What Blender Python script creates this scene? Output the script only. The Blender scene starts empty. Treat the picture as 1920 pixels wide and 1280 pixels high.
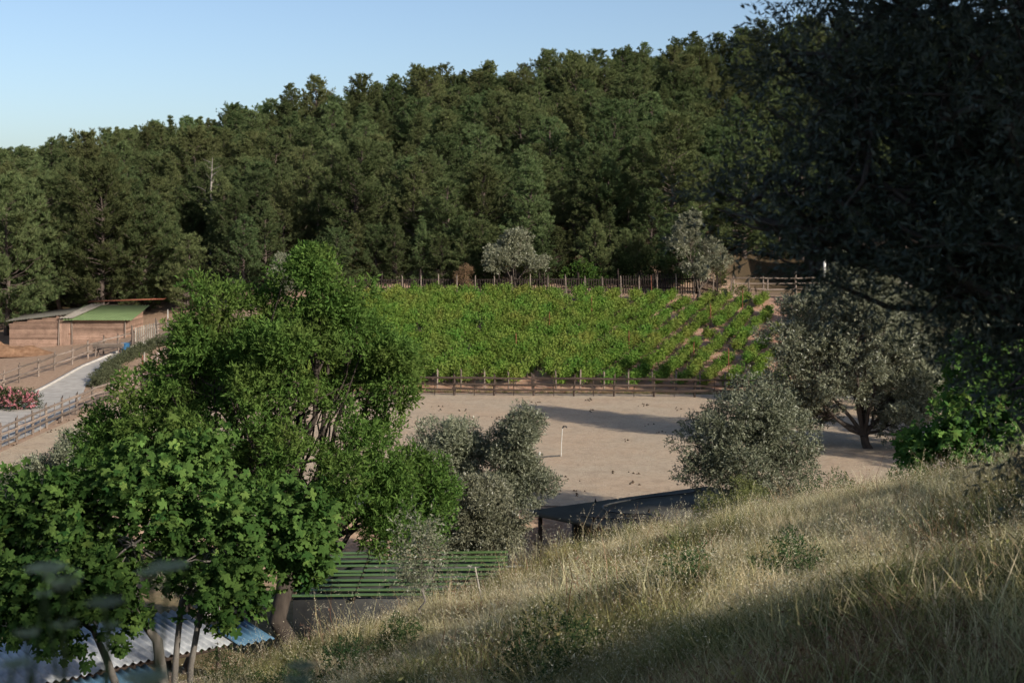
import bpy, math, random
import numpy as np
from mathutils import Vector, Matrix, Euler

# ------------------------------------------------------------------ camera, sky, sun, exposure
scene = bpy.context.scene
COL = scene.collection
F = 2666.7            # focal length in pixels of the 1920 px wide photograph (50 mm on 36 mm)
CZ = 10.1             # eye height above the riding paddock
HOR = 400.0           # image row of the horizon
cam_d = bpy.data.cameras.new('camera'); cam = bpy.data.objects.new('camera', cam_d); COL.objects.link(cam)
cam_d.lens = 50; cam_d.sensor_width = 36; cam_d.clip_start = 0.1; cam_d.clip_end = 6000
cam_d.shift_y = (HOR - 640) / 1920
cam_d.dof.use_dof = True; cam_d.dof.focus_distance = 32; cam_d.dof.aperture_fstop = 4.0
cam.location = (0, 0, CZ); cam.rotation_euler = (math.radians(90), 0, 0)
scene.camera = cam

SUN_EL, SUN_AZ = math.radians(23.5), math.radians(133)    # azimuth clockwise from the view direction (+Y)
world = bpy.data.worlds.new('World'); scene.world = world; world.use_nodes = True
wn = world.node_tree; wn.nodes.clear()
sky = wn.nodes.new('ShaderNodeTexSky'); sky.sky_type = 'NISHITA'; sky.sun_disc = False
sky.sun_elevation = SUN_EL; sky.sun_rotation = SUN_AZ
sky.altitude = 0; sky.air_density = 0.76; sky.dust_density = 1.5; sky.ozone_density = 1.5
bg = wn.nodes.new('ShaderNodeBackground'); bg.inputs['Strength'].default_value = 0.12
wo = wn.nodes.new('ShaderNodeOutputWorld')
wn.links.new(sky.outputs[0], bg.inputs['Color']); wn.links.new(bg.outputs[0], wo.inputs['Surface'])
sun_d = bpy.data.lights.new('sun', 'SUN'); sun_d.energy = 4.8; sun_d.angle = math.radians(0.6); sun_d.color = (1, 0.92, 0.81)
sun = bpy.data.objects.new('sun', sun_d); COL.objects.link(sun)
SD = Vector((math.sin(SUN_AZ) * math.cos(SUN_EL), math.cos(SUN_AZ) * math.cos(SUN_EL), math.sin(SUN_EL)))
sun.rotation_euler = SD.to_track_quat('Z', 'Y').to_euler(); sun.location = (40, -20, 60)
vs = scene.view_settings
vs.view_transform = 'Standard'; vs.look = 'None'; vs.gamma = 1; vs.use_curve_mapping = False
vs.exposure = 0.36
scene.render.engine = 'CYCLES'
try:
    scene.cycles.max_bounces = 3; scene.cycles.diffuse_bounces = 2; scene.cycles.glossy_bounces = 1
    scene.cycles.use_adaptive_sampling = True; scene.cycles.adaptive_threshold = .04; scene.cycles.transmission_bounces = 2; scene.cycles.transparent_max_bounces = 4
except Exception: pass

# ------------------------------------------------------------------ helpers
RNG = np.random.default_rng(7)
random.seed(7)

def smooth(a, b, x):
    t = np.clip((x - a) / (b - a), 0, 1); return t * t * (3 - 2 * t)
def W(px, py, d):                     # the point that the photograph shows at (px, py), at depth d
    return np.array(((px - 960) / F * d, d, CZ - (py - HOR) / F * d))

CU = [-2, -.6, -.36, -.25, -.199, -.15, -.05, 0, .064, .165, .277, .34, .6, 2]
CD = [14, 21, 25, 26, 28, 30.5, 34, 36, 37, 37, 30, 27, 23, 18]
def terrain(x, y):
    x = np.asarray(x, float); y = np.asarray(y, float)
    yy = np.maximum(y, 0.5); u = x / yy
    xr = np.where(x > 14, 14 + (x - 14) * .35, x)
    S = 8.05 - .2 * np.maximum(y, -12) + .28 * xr
    S = S + .10 * np.sin(x * .9 + y * .35) + .08 * np.sin(y * .75 - x * .4 + 1) + .05 * np.sin(x * 2.1 + 2) * np.sin(y * 1.7)
    S = S + .10 * np.sin(x * 2.3 + 1.4 * np.sin(y * 1.1)) * np.sin(y * 1.7 + 1.3 * np.sin(x * .9)) * (y > 5)
    S = S + .75 * np.exp(-((x + .6) ** 2 / 3 + (y - 2.0) ** 2 / 4))
    dc = np.interp(u, CU, CD)
    e = (y - dc) / 1.2
    S = S - .62 * 1.2 * np.logaddexp(0, e)
    S = np.where(y > dc + 30, -50, S)
    yard = -1.5 + 1.5 * smooth(44, 48.5, y)
    w = .07 + .93 * smooth(-36, -11, x)
    yb = 106 + 14 * smooth(14, 24, x)
    V = .149 * np.clip(y - 81, 0, 25) * w + .12 * smooth(84, 100, y) * (1 - smooth(-36, -11, x))
    V = V + .02 * np.maximum(np.minimum(y, yb) - 106, 0)
    V = V + .035 * np.clip(x - 22, 0, 30) * smooth(55, 80, y)
    sl = np.interp(x, [-120, -76, -50, -31, -2, 13, 20, 28, 45], [.077, .106, .143, .178, .195, .210, .236, .268, .295])
    H = sl * np.clip(y - yb, 0, 212 - yb) + .04 * np.sin(x * .11) * np.clip(y - yb, 0, 30) * .3
    H = H - .16 * np.maximum(y - 222, 0) * (1 - smooth(500, 900, y)) 
    L = yard + V + np.maximum(H, -12)
    k = .25
    return k * np.logaddexp(S / k, L / k)
def T(x, y): return float(terrain(x, y))
def G(px, py, d0=40, d1=240):          # where the ray through a pixel meets the ground
    d = np.arange(d0, d1, .1)
    z = CZ - (py - HOR) / F * d; x = (px - 960) / F * d
    hit = np.nonzero(z < terrain(x, d))[0]
    i = hit[0] if len(hit) else len(d) - 1
    return np.array((x[i], d[i], float(terrain(x[i], d[i]))))
def TD(px, d):                         # ground point in pixel column px at depth d
    x = (px - 960) / F * d; return np.array((x, d, T(x, d)))

def mesh_np(name, v, faces, mats, tint=None, smooth_sh=False, matidx=None):
    """v (n,3); faces: (m,k) array with constant k, or list of such arrays"""
    me = bpy.data.meshes.new(name)
    fl = faces if isinstance(faces, list) else [faces]
    fl = [np.asarray(f, np.int32) for f in fl if len(f)]
    me.vertices.add(len(v)); me.vertices.foreach_set('co', np.asarray(v, np.float32).ravel())
    loops = np.concatenate([f.ravel() for f in fl]); cnt = np.concatenate([np.full(len(f), f.shape[1], np.int32) for f in fl])
    start = np.concatenate(([0], np.cumsum(cnt)[:-1])).astype(np.int32)
    me.loops.add(len(loops)); me.loops.foreach_set('vertex_index', loops)
    me.polygons.add(len(cnt)); me.polygons.foreach_set('loop_start', start); me.polygons.foreach_set('loop_total', cnt)
    if matidx is not None: me.polygons.foreach_set('material_index', np.asarray(matidx, np.int32))
    if smooth_sh: me.polygons.foreach_set('use_smooth', np.ones(len(cnt), bool))
    if tint is not None:
        a = me.attributes.new('tint', 'FLOAT', 'POINT'); a.data.foreach_set('value', np.asarray(tint, np.float32))
    for m in (mats if isinstance(mats, (list, tuple)) else [mats]): me.materials.append(m)
    me.update(calc_edges=True); me.validate()
    return me
def link(name, data, parent=None, loc=(0, 0, 0), rot=(0, 0, 0), scale=(1, 1, 1)):
    o = bpy.data.objects.new(name, data); COL.objects.link(o)
    o.parent = parent; o.location = loc; o.rotation_euler = rot; o.scale = scale
    return o
def tag(o, label, cat, group=None):
    o['label'] = label; o['category'] = cat
    if group: o['group'] = group
    return o
def struct(o): o['kind'] = 'structure'; return o
def stuff(o, label=None, cat=None):
    o['kind'] = 'stuff'
    if label: o['label'] = label; o['category'] = cat
    return o
def thing(name, label, cat, loc, rz=0, group=None):
    return tag(link(name, None, None, tuple(loc), (0, 0, rz)), label, cat, group)

class MB:
    def __init__(s): s.v = []; s.f = {3: [], 4: []}; s.n = 0
    def add(s, v, f):
        v = np.asarray(v, float); f = np.asarray(f, int)
        s.v.append(v); s.f[f.shape[1]].append(f + s.n); s.n += len(v)
    def tube(s, pts, rad, k=6, cap=True):
        pts = np.asarray(pts, float); rad = np.broadcast_to(np.asarray(rad, float), (len(pts),))
        n = len(pts); t = np.gradient(pts, axis=0); t /= np.linalg.norm(t, axis=1)[:, None] + 1e-9
        ref = np.array((0, 0, 1.)) if abs(t[0][2]) < .8 else np.array((1., 0, 0))
        a = np.cross(t, ref); a /= np.linalg.norm(a, axis=1)[:, None] + 1e-9; b = np.cross(t, a)
        th = np.linspace(0, 2 * math.pi, k, endpoint=False)
        ring = pts[:, None, :] + rad[:, None, None] * (np.cos(th)[None, :, None] * a[:, None, :] + np.sin(th)[None, :, None] * b[:, None, :])
        i = np.arange(n - 1)[:, None] * k; j = np.arange(k)[None]; j2 = (j + 1) % k
        f = np.stack([i + j, i + j2, i + k + j2, i + k + j], -1).reshape(-1, 4)
        s.add(ring.reshape(-1, 3), f)
        if cap:
            c = ring[-1].mean(0); vv = np.vstack([ring[-1], c]); s.add(vv, [[q, (q + 1) % k, k] for q in range(k)])
            c = ring[0].mean(0); vv = np.vstack([ring[0], c]); s.add(vv, [[(q + 1) % k, q, k] for q in range(k)])
    def box(s, c, size, rz=0):
        x, y, z = np.array(size) / 2.
        v = np.array([(a * x, b * y, d * z) for a in (-1, 1) for b in (-1, 1) for d in (-1, 1)])
        cs, sn = math.cos(rz), math.sin(rz)
        v = np.stack([v[:, 0] * cs - v[:, 1] * sn, v[:, 0] * sn + v[:, 1] * cs, v[:, 2]], 1) + np.array(c)
        s.add(v, [[0, 1, 3, 2], [4, 6, 7, 5], [0, 4, 5, 1], [2, 3, 7, 6], [0, 2, 6, 4], [1, 5, 7, 3]])
    def mesh(s, name, mats, sm=False, off=(0, 0, 0)):
        v = np.vstack(s.v) - np.array(off)
        fl = [np.vstack(s.f[k]) for k in (3, 4) if s.f[k]]
        return mesh_np(name, v, fl, mats, smooth_sh=sm)

def unit(v): return v / (np.linalg.norm(v, axis=-1, keepdims=True) + 1e-9)
def rdir(n, rng=None): return unit((rng or RNG).normal(size=(n, 3)))

# ------------------------------------------------------------------ materials
def new_mat(name):
    m = bpy.data.materials.new(name); m.use_nodes = True; nt = m.node_tree; nt.nodes.clear()
    out = nt.nodes.new('ShaderNodeOutputMaterial'); return m, nt, out
def nd(nt, typ, **kw):
    n = nt.nodes.new(typ)
    for k, v in kw.items():
        if k in n.inputs: n.inputs[k].default_value = v
        else: setattr(n, k, v)
    return n
def mixc(nt, fac, a, b, mode='MIX'):
    n = nt.nodes.new('ShaderNodeMix'); n.data_type = 'RGBA'; n.blend_type = mode
    for s, v in ((n.inputs[0], fac), (n.inputs[6], a), (n.inputs[7], b)):
        if hasattr(v, 'is_linked') or hasattr(v, 'links'): nt.links.new(v, s)
        else: s.default_value = (v if not isinstance(v, tuple) else (*v, 1)[:4])
    return n.outputs[2]
def mrange(nt, val, a, b, c=0., d=1.):
    n = nt.nodes.new('ShaderNodeMapRange'); nt.links.new(val, n.inputs[0])
    for i, q in enumerate((a, b, c, d)): n.inputs[i + 1].default_value = q
    return n.outputs[0]
def noise(nt, scale, detail=4, vec=None, rough=.6):
    n = nd(nt, 'ShaderNodeTexNoise', Scale=scale, Detail=detail, Roughness=rough)
    if vec is not None: nt.links.new(vec, n.inputs['Vector'])
    return n.outputs['Fac']
def wpos(nt): return nt.nodes.new('ShaderNodeNewGeometry').outputs['Position']
def opos(nt, scale=(1, 1, 1)):
    tc = nt.nodes.new('ShaderNodeTexCoord'); mp = nd(nt, 'ShaderNodeMapping'); mp.inputs['Scale'].default_value = scale
    nt.links.new(tc.outputs['Object'], mp.inputs['Vector']); return mp.outputs[0]
def bsdf(nt, out, color, rough=.8, spec=.2, bump=None, bstr=.3, bdist=.02, metal=0):
    b = nd(nt, 'ShaderNodeBsdfPrincipled', Metallic=metal)
    b.inputs['Specular IOR Level'].default_value = spec
    if isinstance(color, tuple): b.inputs['Base Color'].default_value = (*color, 1)
    else: nt.links.new(color, b.inputs['Base Color'])
    if isinstance(rough, (int, float)): b.inputs['Roughness'].default_value = rough
    else: nt.links.new(rough, b.inputs['Roughness'])
    if bump is not None:
        bn = nd(nt, 'ShaderNodeBump', Strength=bstr, Distance=bdist); nt.links.new(bump, bn.inputs['Height'])
        nt.links.new(bn.outputs[0], b.inputs['Normal'])
    nt.links.new(b.outputs[0], out.inputs['Surface']); return b
def leaf_mat(name, c0, c1, c2=None, transl=.25, rough=.5, spec=.3, patch=None, objvar=.35):
    """tint attribute blends c0 -> c1; c2 patches through a world noise; brightness differs from plant to plant"""
    m, nt, out = new_mat(name)
    at = nd(nt, 'ShaderNodeAttribute', attribute_name='tint')
    c = mixc(nt, at.outputs['Fac'], c0, c1)
    if c2 is not None:
        n = noise(nt, patch or .5, 3, wpos(nt)); c = mixc(nt, mrange(nt, n, .45, .68), c, c2)
    oi = nt.nodes.new('ShaderNodeObjectInfo')
    hv = nt.nodes.new('ShaderNodeHueSaturation'); nt.links.new(c, hv.inputs['Color'])
    nt.links.new(mrange(nt, oi.outputs['Random'], 0, 1, 1 - objvar, 1 + objvar), hv.inputs['Value'])
    mul = nd(nt, 'ShaderNodeMath', operation='MULTIPLY'); nt.links.new(oi.outputs['Random'], mul.inputs[0]); mul.inputs[1].default_value = 7.31
    fr = nd(nt, 'ShaderNodeMath', operation='FRACT'); nt.links.new(mul.outputs[0], fr.inputs[0])
    nt.links.new(mrange(nt, fr.outputs[0], 0, 1, .5 - .035 * objvar / .35, .5 + .02), hv.inputs['Hue'])
    c = hv.outputs[0]
    if spec < .35:
        b = nt.nodes.new('ShaderNodeBsdfDiffuse'); nt.links.new(c, b.inputs['Color'])
    else: b = bsdf(nt, out, c, rough, spec)
    tr = nt.nodes.new('ShaderNodeBsdfTranslucent')
    nt.links.new(mixc(nt, .5, c, (.9, 1, .35), 'MULTIPLY'), tr.inputs['Color'])
    mx = nd(nt, 'ShaderNodeMixShader'); mx.inputs[0].default_value = transl
    nt.links.new(b.outputs[0], mx.inputs[1]); nt.links.new(tr.outputs[0], mx.inputs[2]); nt.links.new(mx.outputs[0], out.inputs['Surface'])
    return m
def wood_mat(name, c0, c1, scale=(6, 6, 60)):
    m, nt, out = new_mat(name)
    oi = nt.nodes.new('ShaderNodeObjectInfo')
    n1 = noise(nt, 1.0, 5, opos(nt, scale)); n2 = noise(nt, 2.2, 4, wpos(nt))
    c = mixc(nt, mrange(nt, n1, .3, .7), c0, c1)
    c = mixc(nt, mrange(nt, n2, .35, .75, 0, .55), c, tuple(q * .55 for q in c0))
    hv = nt.nodes.new('ShaderNodeHueSaturation'); nt.links.new(c, hv.inputs['Color'])
    nt.links.new(mrange(nt, oi.outputs['Random'], 0, 1, .65, 1.3), hv.inputs['Value'])
    bsdf(nt, out, hv.outputs[0], .85, .15, n1, .5, .01); return m
def flat_mat(name, c0, c1, scale=4, rough=.8, spec=.2, metal=0, bstr=.2):
    m, nt, out = new_mat(name); n = noise(nt, scale, 5, wpos(nt))
    bsdf(nt, out, mixc(nt, mrange(nt, n, .3, .7), c0, c1), rough, spec, n, bstr, .01, metal); return m

M = {}
M['pine'] = leaf_mat('pine_needles', (.044, .072, .029), (.142, .176, .074), (.10, .12, .052), transl=.2, patch=.12, objvar=.35)
M['olive2'] = leaf_mat('dull_olive_leaves', (.06, .075, .04), (.235, .24, .16), transl=.12, rough=.45, spec=.4, objvar=.1)
M['olive'] = leaf_mat('olive_leaves', (.078, .09, .05), (.30, .30, .20), transl=.12, rough=.4, spec=.45, objvar=.15)
M['almond'] = leaf_mat('almond_leaves', (.034, .088, .02), (.125, .215, .05), (.10, .145, .036), transl=.35, patch=.7, objvar=.1)
M['fig'] = leaf_mat('fig_leaves', (.030, .080, .02), (.155, .245, .06), transl=.3, rough=.42, spec=.3, objvar=.2)
M['vine'] = leaf_mat('vine_leaves', (.08, .17, .03), (.20, .285, .058), (.22, .25, .062), transl=.4, patch=.3, objvar=.14)
M['shrub'] = leaf_mat('shrub_leaves', (.03, .06, .025), (.08, .12, .045), transl=.25, objvar=.3)
M['lightshrub'] = leaf_mat('light_shrub_leaves', (.09, .12, .04), (.2, .22, .09), transl=.3, objvar=.2)
M['hedge'] = leaf_mat('lavender_leaves', (.06, .075, .04), (.13, .14, .08), transl=.2, objvar=.15)
M['darkolive'] = leaf_mat('shaded_olive_leaves', (.03, .042, .026), (.085, .10, .066), transl=.12, rough=.5, spec=.36, objvar=.1)  # darker copy of the olive leaves, the near tree's shade put into the colour
M['dry'] = leaf_mat('dry_twigs', (.16, .10, .06), (.3, .2, .12), transl=.2, objvar=.1)
M['pink'] = leaf_mat('pink_petals', (.48, .15, .19), (.68, .36, .38), transl=.3, objvar=.05)
M['straw'] = leaf_mat('dry_grass_blades', (.37, .31, .165), (.70, .62, .40), (.27, .25, .115), transl=.3, patch=.33, objvar=.3)
M['herb'] = leaf_mat('green_herb_blades', (.09, .11, .042), (.24, .235, .10), (.36, .31, .13), transl=.3, patch=.5, objvar=.3)
M['russet'] = leaf_mat('russet_grass_blades', (.17, .095, .055), (.36, .25, .15), transl=.25, objvar=.3)
M['oat'] = leaf_mat('oat_heads', (.46, .40, .27), (.76, .70, .54), transl=.35, objvar=.2)
M['umbel'] = leaf_mat('umbel_florets', (.36, .40, .27), (.62, .64, .48), transl=.3, objvar=.3)
M['stem'] = leaf_mat('green_stems', (.09, .12, .05), (.16, .18, .09), transl=.1, objvar=.2)
M['bark'] = wood_mat('dark_bark', (.055, .043, .035), (.13, .105, .085), (7, 7, 2.5))
M['palebark'] = wood_mat('pale_grey_bark', (.15, .135, .115), (.30, .27, .235), (8, 8, 3))
M['pinebark'] = wood_mat('pine_bark', (.075, .057, .047), (.15, .118, .098), (6, 6, 2))
M['fencewood'] = wood_mat('weathered_fence_wood', (.13, .10, .08), (.30, .24, .195))
M['darkwood'] = wood_mat('dark_fence_wood', (.045, .032, .026), (.10, .072, .056))
M['shadedwood'] = wood_mat('shade_dark_picket_wood', (.018, .013, .011), (.045, .033, .027))  # picket wood colour darkened to stand in for the shade over the fence
M['plank'] = wood_mat('shed_planks', (.20, .125, .09), (.40, .27, .20), (1.5, 30, 30))
M['postgrey'] = wood_mat('grey_vineyard_posts', (.20, .18, .15), (.42, .38, .32))
M['rust'] = flat_mat('rusty_iron', (.14, .05, .03), (.25, .09, .05), 9, .8)
M['whiteish'] = flat_mat('white_painted_pipe', (.42, .41, .37), (.58, .57, .52), 12, .6)
M['blue'] = flat_mat('blue_plastic', (.03, .11, .22), (.05, .15, .28), 5, .4, .4)
M['concrete'] = flat_mat('pale_concrete', (.32, .295, .26), (.47, .435, .385), 1.6, .95, .03)
M['greenroof'] = flat_mat('green_painted_sheet', (.065, .125, .035), (.11, .175, .058), 1.8, .6, .25)
M['palegreen'] = flat_mat('faded_green_sheet', (.085, .125, .05), (.13, .175, .075), 1.8, .65, .25)
M['silver'] = flat_mat('galvanised_sheet', (.20, .21, .22), (.42, .43, .43), 2.5, .55, .35, .2)
M['bluesheet'] = flat_mat('blue_painted_sheet', (.035, .09, .15), (.10, .19, .26), 2.2, .55, .35)
M['darkwall'] = flat_mat('dark_rendered_wall', (.055, .055, .055), (.10, .10, .095), 1.2, .9, .1)
M['membrane'] = flat_mat('dark_roof_membrane', (.085, .08, .068), (.13, .122, .10), .9, .95, .03)
M['hose'] = flat_mat('dark_rubber_hose', (.02, .02, .02), (.05, .05, .045), 5, .5, .4)
M['mulch'] = flat_mat('russet_mulch', (.15, .08, .045), (.29, .175, .105), 3.5, .95, .05, 0, .9)
M['dung'] = flat_mat('dark_droppings', (.05, .035, .025), (.11, .08, .055), 9, .95, .05)
M['stone'] = flat_mat('pale_field_stone', (.30, .26, .22), (.52, .46, .40), 5, .9, .1, 0, .6)
M['white'] = flat_mat('white_paint', (.62, .60, .57), (.78, .77, .74), 3, .7)
M['glass'] = flat_mat('dark_window_glass', (.02, .035, .04), (.03, .05, .055), 3, .12, .6)
M['tile'] = flat_mat('clay_tiles', (.30, .13, .08), (.45, .22, .15), 4, .8)

def ground_mat():
    m, nt, out = new_mat('hillside_soil'); p = wpos(nt)
    a = noise(nt, .35, 6, p); b = noise(nt, 6, 5, p); c3 = noise(nt, .08, 3, p)
    c = mixc(nt, mrange(nt, a, .35, .65), (.15, .115, .06), (.27, .21, .12))
    c = mixc(nt, mrange(nt, b, .4, .7, 0, .6), c, (.08, .075, .035))
    sx = nt.nodes.new('ShaderNodeSeparateXYZ'); nt.links.new(p, sx.inputs[0])
    # the paddock side of the valley is bare sandy earth, the wood's floor is brown needle litter
    sand = mixc(nt, mrange(nt, b, .3, .7), (.27, .175, .115), (.42, .30, .21))
    fl = nd(nt, 'ShaderNodeMath', operation='MULTIPLY'); nt.links.new(mrange(nt, sx.outputs[1], 43, 46), fl.inputs[0]); nt.links.new(mrange(nt, sx.outputs[0], 19, 25, 1, 0), fl.inputs[1])
    c = mixc(nt, fl.outputs[0], c, sand)
    litter = mixc(nt, mrange(nt, b, .3, .7), (.045, .035, .022), (.10, .07, .04))
    c = mixc(nt, mrange(nt, sx.outputs[1], 110, 116), c, litter)
    bsdf(nt, out, c, .95, .05, b, .6, .05); return m
def sand_mat():
    m, nt, out = new_mat('paddock_sand'); p = wpos(nt)
    a = noise(nt, .22, 5, p); b = noise(nt, 2.4, 8, p, .75); f = noise(nt, 7, 6, p, .85)
    c = mixc(nt, mrange(nt, a, .35, .65), (.44, .35, .245), (.465, .335, .22))
    c = mixc(nt, mrange(nt, b, .35, .75, 0, .55), c, (.55, .455, .345))
    ch = noise(nt, .8, 9, p, .8); c = mixc(nt, mrange(nt, ch, .48, .66, 0, .6), c, (.31, .235, .165))
    c = mixc(nt, mrange(nt, f, .52, .66, 0, .7), c, (.19, .14, .105))
    bsdf(nt, out, c, .95, .05, f, .8, .05); return m
def soil_mat():
    m, nt, out = new_mat('red_vineyard_soil'); p = wpos(nt)
    b = noise(nt, 1.6, 8, p, .75); f = noise(nt, 9, 4, p)
    c = mixc(nt, mrange(nt, b, .35, .7), (.34, .17, .10), (.46, .33, .25))
    c = mixc(nt, mrange(nt, f, .55, .72, 0, .7), c, (.17, .12, .10))
    bsdf(nt, out, c, .95, .05, f, .7, .05); return m
M['ground'] = ground_mat(); M['sand'] = sand_mat(); M['soil'] = soil_mat()
M['lawn'] = flat_mat('mown_lawn', (.06, .12, .03), (.10, .17, .045), 8, .9, .1, 0, .5)

# ------------------------------------------------------------------ the setting
def grid_mesh(name, X, Y, Z, mat):
    ny, nx = X.shape
    i = np.arange(ny - 1)[:, None] * nx + np.arange(nx - 1)[None]
    f = np.stack([i, i + 1, i + nx + 1, i + nx], -1).reshape(-1, 4)
    return mesh_np(name, np.stack([X, Y, Z], -1).reshape(-1, 3), f, mat, smooth_sh=True)
def spread(a, b, step, far, n=16):
    core = np.arange(a, b, step); g = np.geomspace(1, far, n)[1:]
    return core, g
xs = np.concatenate([-70 - np.geomspace(3, 2500, 22)[::-1], np.arange(-70, -30, 1.5), np.arange(-30, 30, .7), np.arange(30, 70, 1.5), 70 + np.geomspace(3, 2500, 22)])
ys = np.concatenate([-20 - np.geomspace(3, 300, 8)[::-1], np.arange(-20, 0, 1.2), np.arange(0, 52, .6), np.arange(52, 125, 1.2), np.arange(125, 330, 4), 330 + np.geomspace(5, 4000, 18)])
X, Y = np.meshgrid(xs, ys)
struct(link('ground', grid_mesh('ground', X, Y, terrain(X, Y), M['ground'])))

def drape(name, pts_l, pts_r, n, mat, lift=.03):
    """a sheet between two edge polylines, laid on the ground"""
    def res(p, k):
        p = np.asarray(p, float); s = np.concatenate(([0], np.cumsum(np.linalg.norm(np.diff(p, axis=0), axis=1))))
        t = np.linspace(0, s[-1], k); return np.stack([np.interp(t, s, p[:, 0]), np.interp(t, s, p[:, 1])], 1)
    k = 60; a, b = res(pts_l, k), res(pts_r, k); t = np.linspace(0, 1, n)[None, :, None]
    P = a[:, None] * (1 - t) + b[:, None] * t
    return struct(link(name, grid_mesh(name, P[..., 0], P[..., 1], terrain(P[..., 0], P[..., 1]) + lift, mat)))
drape('paddock', [(-21.6, 49), (-21.6, 60), (-21.3, 80)], [(26, 49), (25, 62), (22, 79)], 60, M['sand'])
drape('vineyard_soil', [(-22.5, 80.6), (-22, 90), (-20, 99), (-12, 105.6)], [(23, 79.6), (23, 90), (23, 100), (23, 107)], 50, M['soil'], .025)
PATH = np.array([(-24.6, 52), (-24.4, 66), (-24.8, 74), (-25.7, 82), (-26.2, 89), (-25.6, 94.5), (-23.8, 98.6), (-20, 101.4), (-14, 103.6)])
PW = np.array([2.5, 2.5, 2.1, 1.1, .7, .6, .55, .5, .5])
def offset(side, extra=0):
    t = np.gradient(PATH, axis=0); t = unit(t); nrm = np.stack([-t[:, 1], t[:, 0]], 1)
    return PATH + nrm * side * (PW[:, None] + extra)
drape('concrete_path', offset(1), offset(-1), 8, M['concrete'], .05)
def kerb(side, i0, i1):
    p = offset(side, .08)[i0:i1]; s = np.concatenate(([0], np.cumsum(np.linalg.norm(np.diff(p, axis=0), axis=1)))); t = np.linspace(0, s[-1], 50)
    q = np.stack([np.interp(t, s, p[:, 0]), np.interp(t, s, p[:, 1])], 1)
    tt = unit(np.gradient(q, axis=0)); nn = np.stack([-tt[:, 1], tt[:, 0]], 1) * .09
    z = terrain(q[:, 0], q[:, 1]); prof = [(-1, -.1), (-1, .15), (1, .15), (1, -.1)]
    v = np.stack([np.column_stack([q + nn * a, z + b]) for a, b in prof], 1).reshape(-1, 3)
    f = [[i * 4 + j, i * 4 + j + 1, i * 4 + j + 5, i * 4 + j + 4] for i in range(49) for j in range(3)]
    return struct(link('kerb', mesh_np('kerb', v, np.array(f), M['concrete'])))
kerb(1, 0, 9); kerb(-1, 3, 9)
drape('lawn', [(22, 106), (22, 111)], [(42, 106), (42, 111)], 12, M['lawn'], .03)

# ------------------------------------------------------------------ plants: generators
def lance(P, D, L, Wd, rng, tint):
    """lance-shaped leaves: one folded quad each"""
    n = len(P); D = unit(D); s = unit(np.cross(D, rdir(n, rng))); nr = np.cross(D, s)
    L = np.asarray(L)[:, None]; Wd = np.asarray(Wd)[:, None]
    mid = P + D * L * .45 + nr * L * .06
    v = np.stack([P, mid + s * Wd / 2, P + D * L, mid - s * Wd / 2], 1).reshape(-1, 3)
    return v, np.arange(n * 4).reshape(n, 4), np.repeat(tint, 4)
def blades(P, D, L, Wd, rng, tint):
    n = len(P); D = unit(D); s = unit(np.cross(D, rdir(n, rng))); L = np.asarray(L)[:, None]; Wd = np.asarray(Wd)[:, None]
    v = np.stack([P + s * Wd / 2, P - s * Wd / 2, P + D * L], 1).reshape(-1, 3)
    return v, np.arange(n * 3).reshape(n, 3), np.repeat(tint, 3)
def clumps(lobes, rng, k, rs):
    C, R, O, LB = [], [], [], []
    for li, (c, r) in enumerate(lobes):
        r = np.asarray(r, float); n = max(5, int(k * (r[0] * r[1] + r[0] * r[2] + r[1] * r[2]) / 3 / rs ** 2))
        d = rdir(n, rng); C.append(np.asarray(c) + d * r * rng.uniform(.62, 1.0, (n, 1))); R.append(rs * rng.uniform(.6, 1.35, n)); O.append(d); LB += [li] * n
        m = n // 4; C.append(np.asarray(c) + rdir(m, rng) * r * rng.uniform(.1, .6, (m, 1))); R.append(rs * rng.uniform(.7, 1.2, m)); O.append(rdir(m, rng)); LB += [li] * m
    return np.vstack(C), np.concatenate(R), np.vstack(O), LB
def leafy(lobes, rng, nleaf, L, Wd, k=2.6, rs=.5, per=8, up=.35, spray=.16, sq=(1, 1, .8)):
    """leaves in sprigs, sprigs in clumps, clumps over the lobes of a crown"""
    C, R, O, _ = clumps(lobes, rng, k, rs)
    ns = max(1, nleaf // per); w = R ** 2; ci = rng.choice(len(C), ns, p=w / w.sum())
    d = rdir(ns, rng); P = C[ci] + d * (R[ci] * rng.uniform(.15, 1, ns) ** .5)[:, None] * np.array(sq)
    D = unit(d * .7 + O[ci] * .6 + np.array((0, 0, up)) + rng.normal(size=(ns, 3)) * .25)
    t = rng.uniform(0, 1, (ns, per)); P2 = (P[:, None] + D[:, None] * t[..., None] * spray * 1.6).reshape(-1, 3)
    D2 = unit(np.repeat(D, per, 0) * .75 + rdir(ns * per, rng) * .85); n = len(P2)
    tint = np.clip(np.repeat(rng.beta(1.4, 2.2, ns), per) * .6 + rng.uniform(0, .45, n), 0, 1)
    return lance(P2, D2, L * rng.uniform(.65, 1.25, n), Wd * rng.uniform(.7, 1.2, n), rng, tint), C
def limb(mb, a, b, r0, r1, rng, n=6, sag=.12, k=6):
    a, b = np.asarray(a, float), np.asarray(b, float); t = np.linspace(0, 1, n)[:, None]; l = np.linalg.norm(b - a)
    p = a + (b - a) * t + np.sin(t * math.pi) * rng.normal(size=3) * sag * l
    p[1:-1] += rng.normal(size=(n - 2, 3)) * .02 * l
    mb.tube(p, np.linspace(r0, r1, n), k); return p
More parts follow.
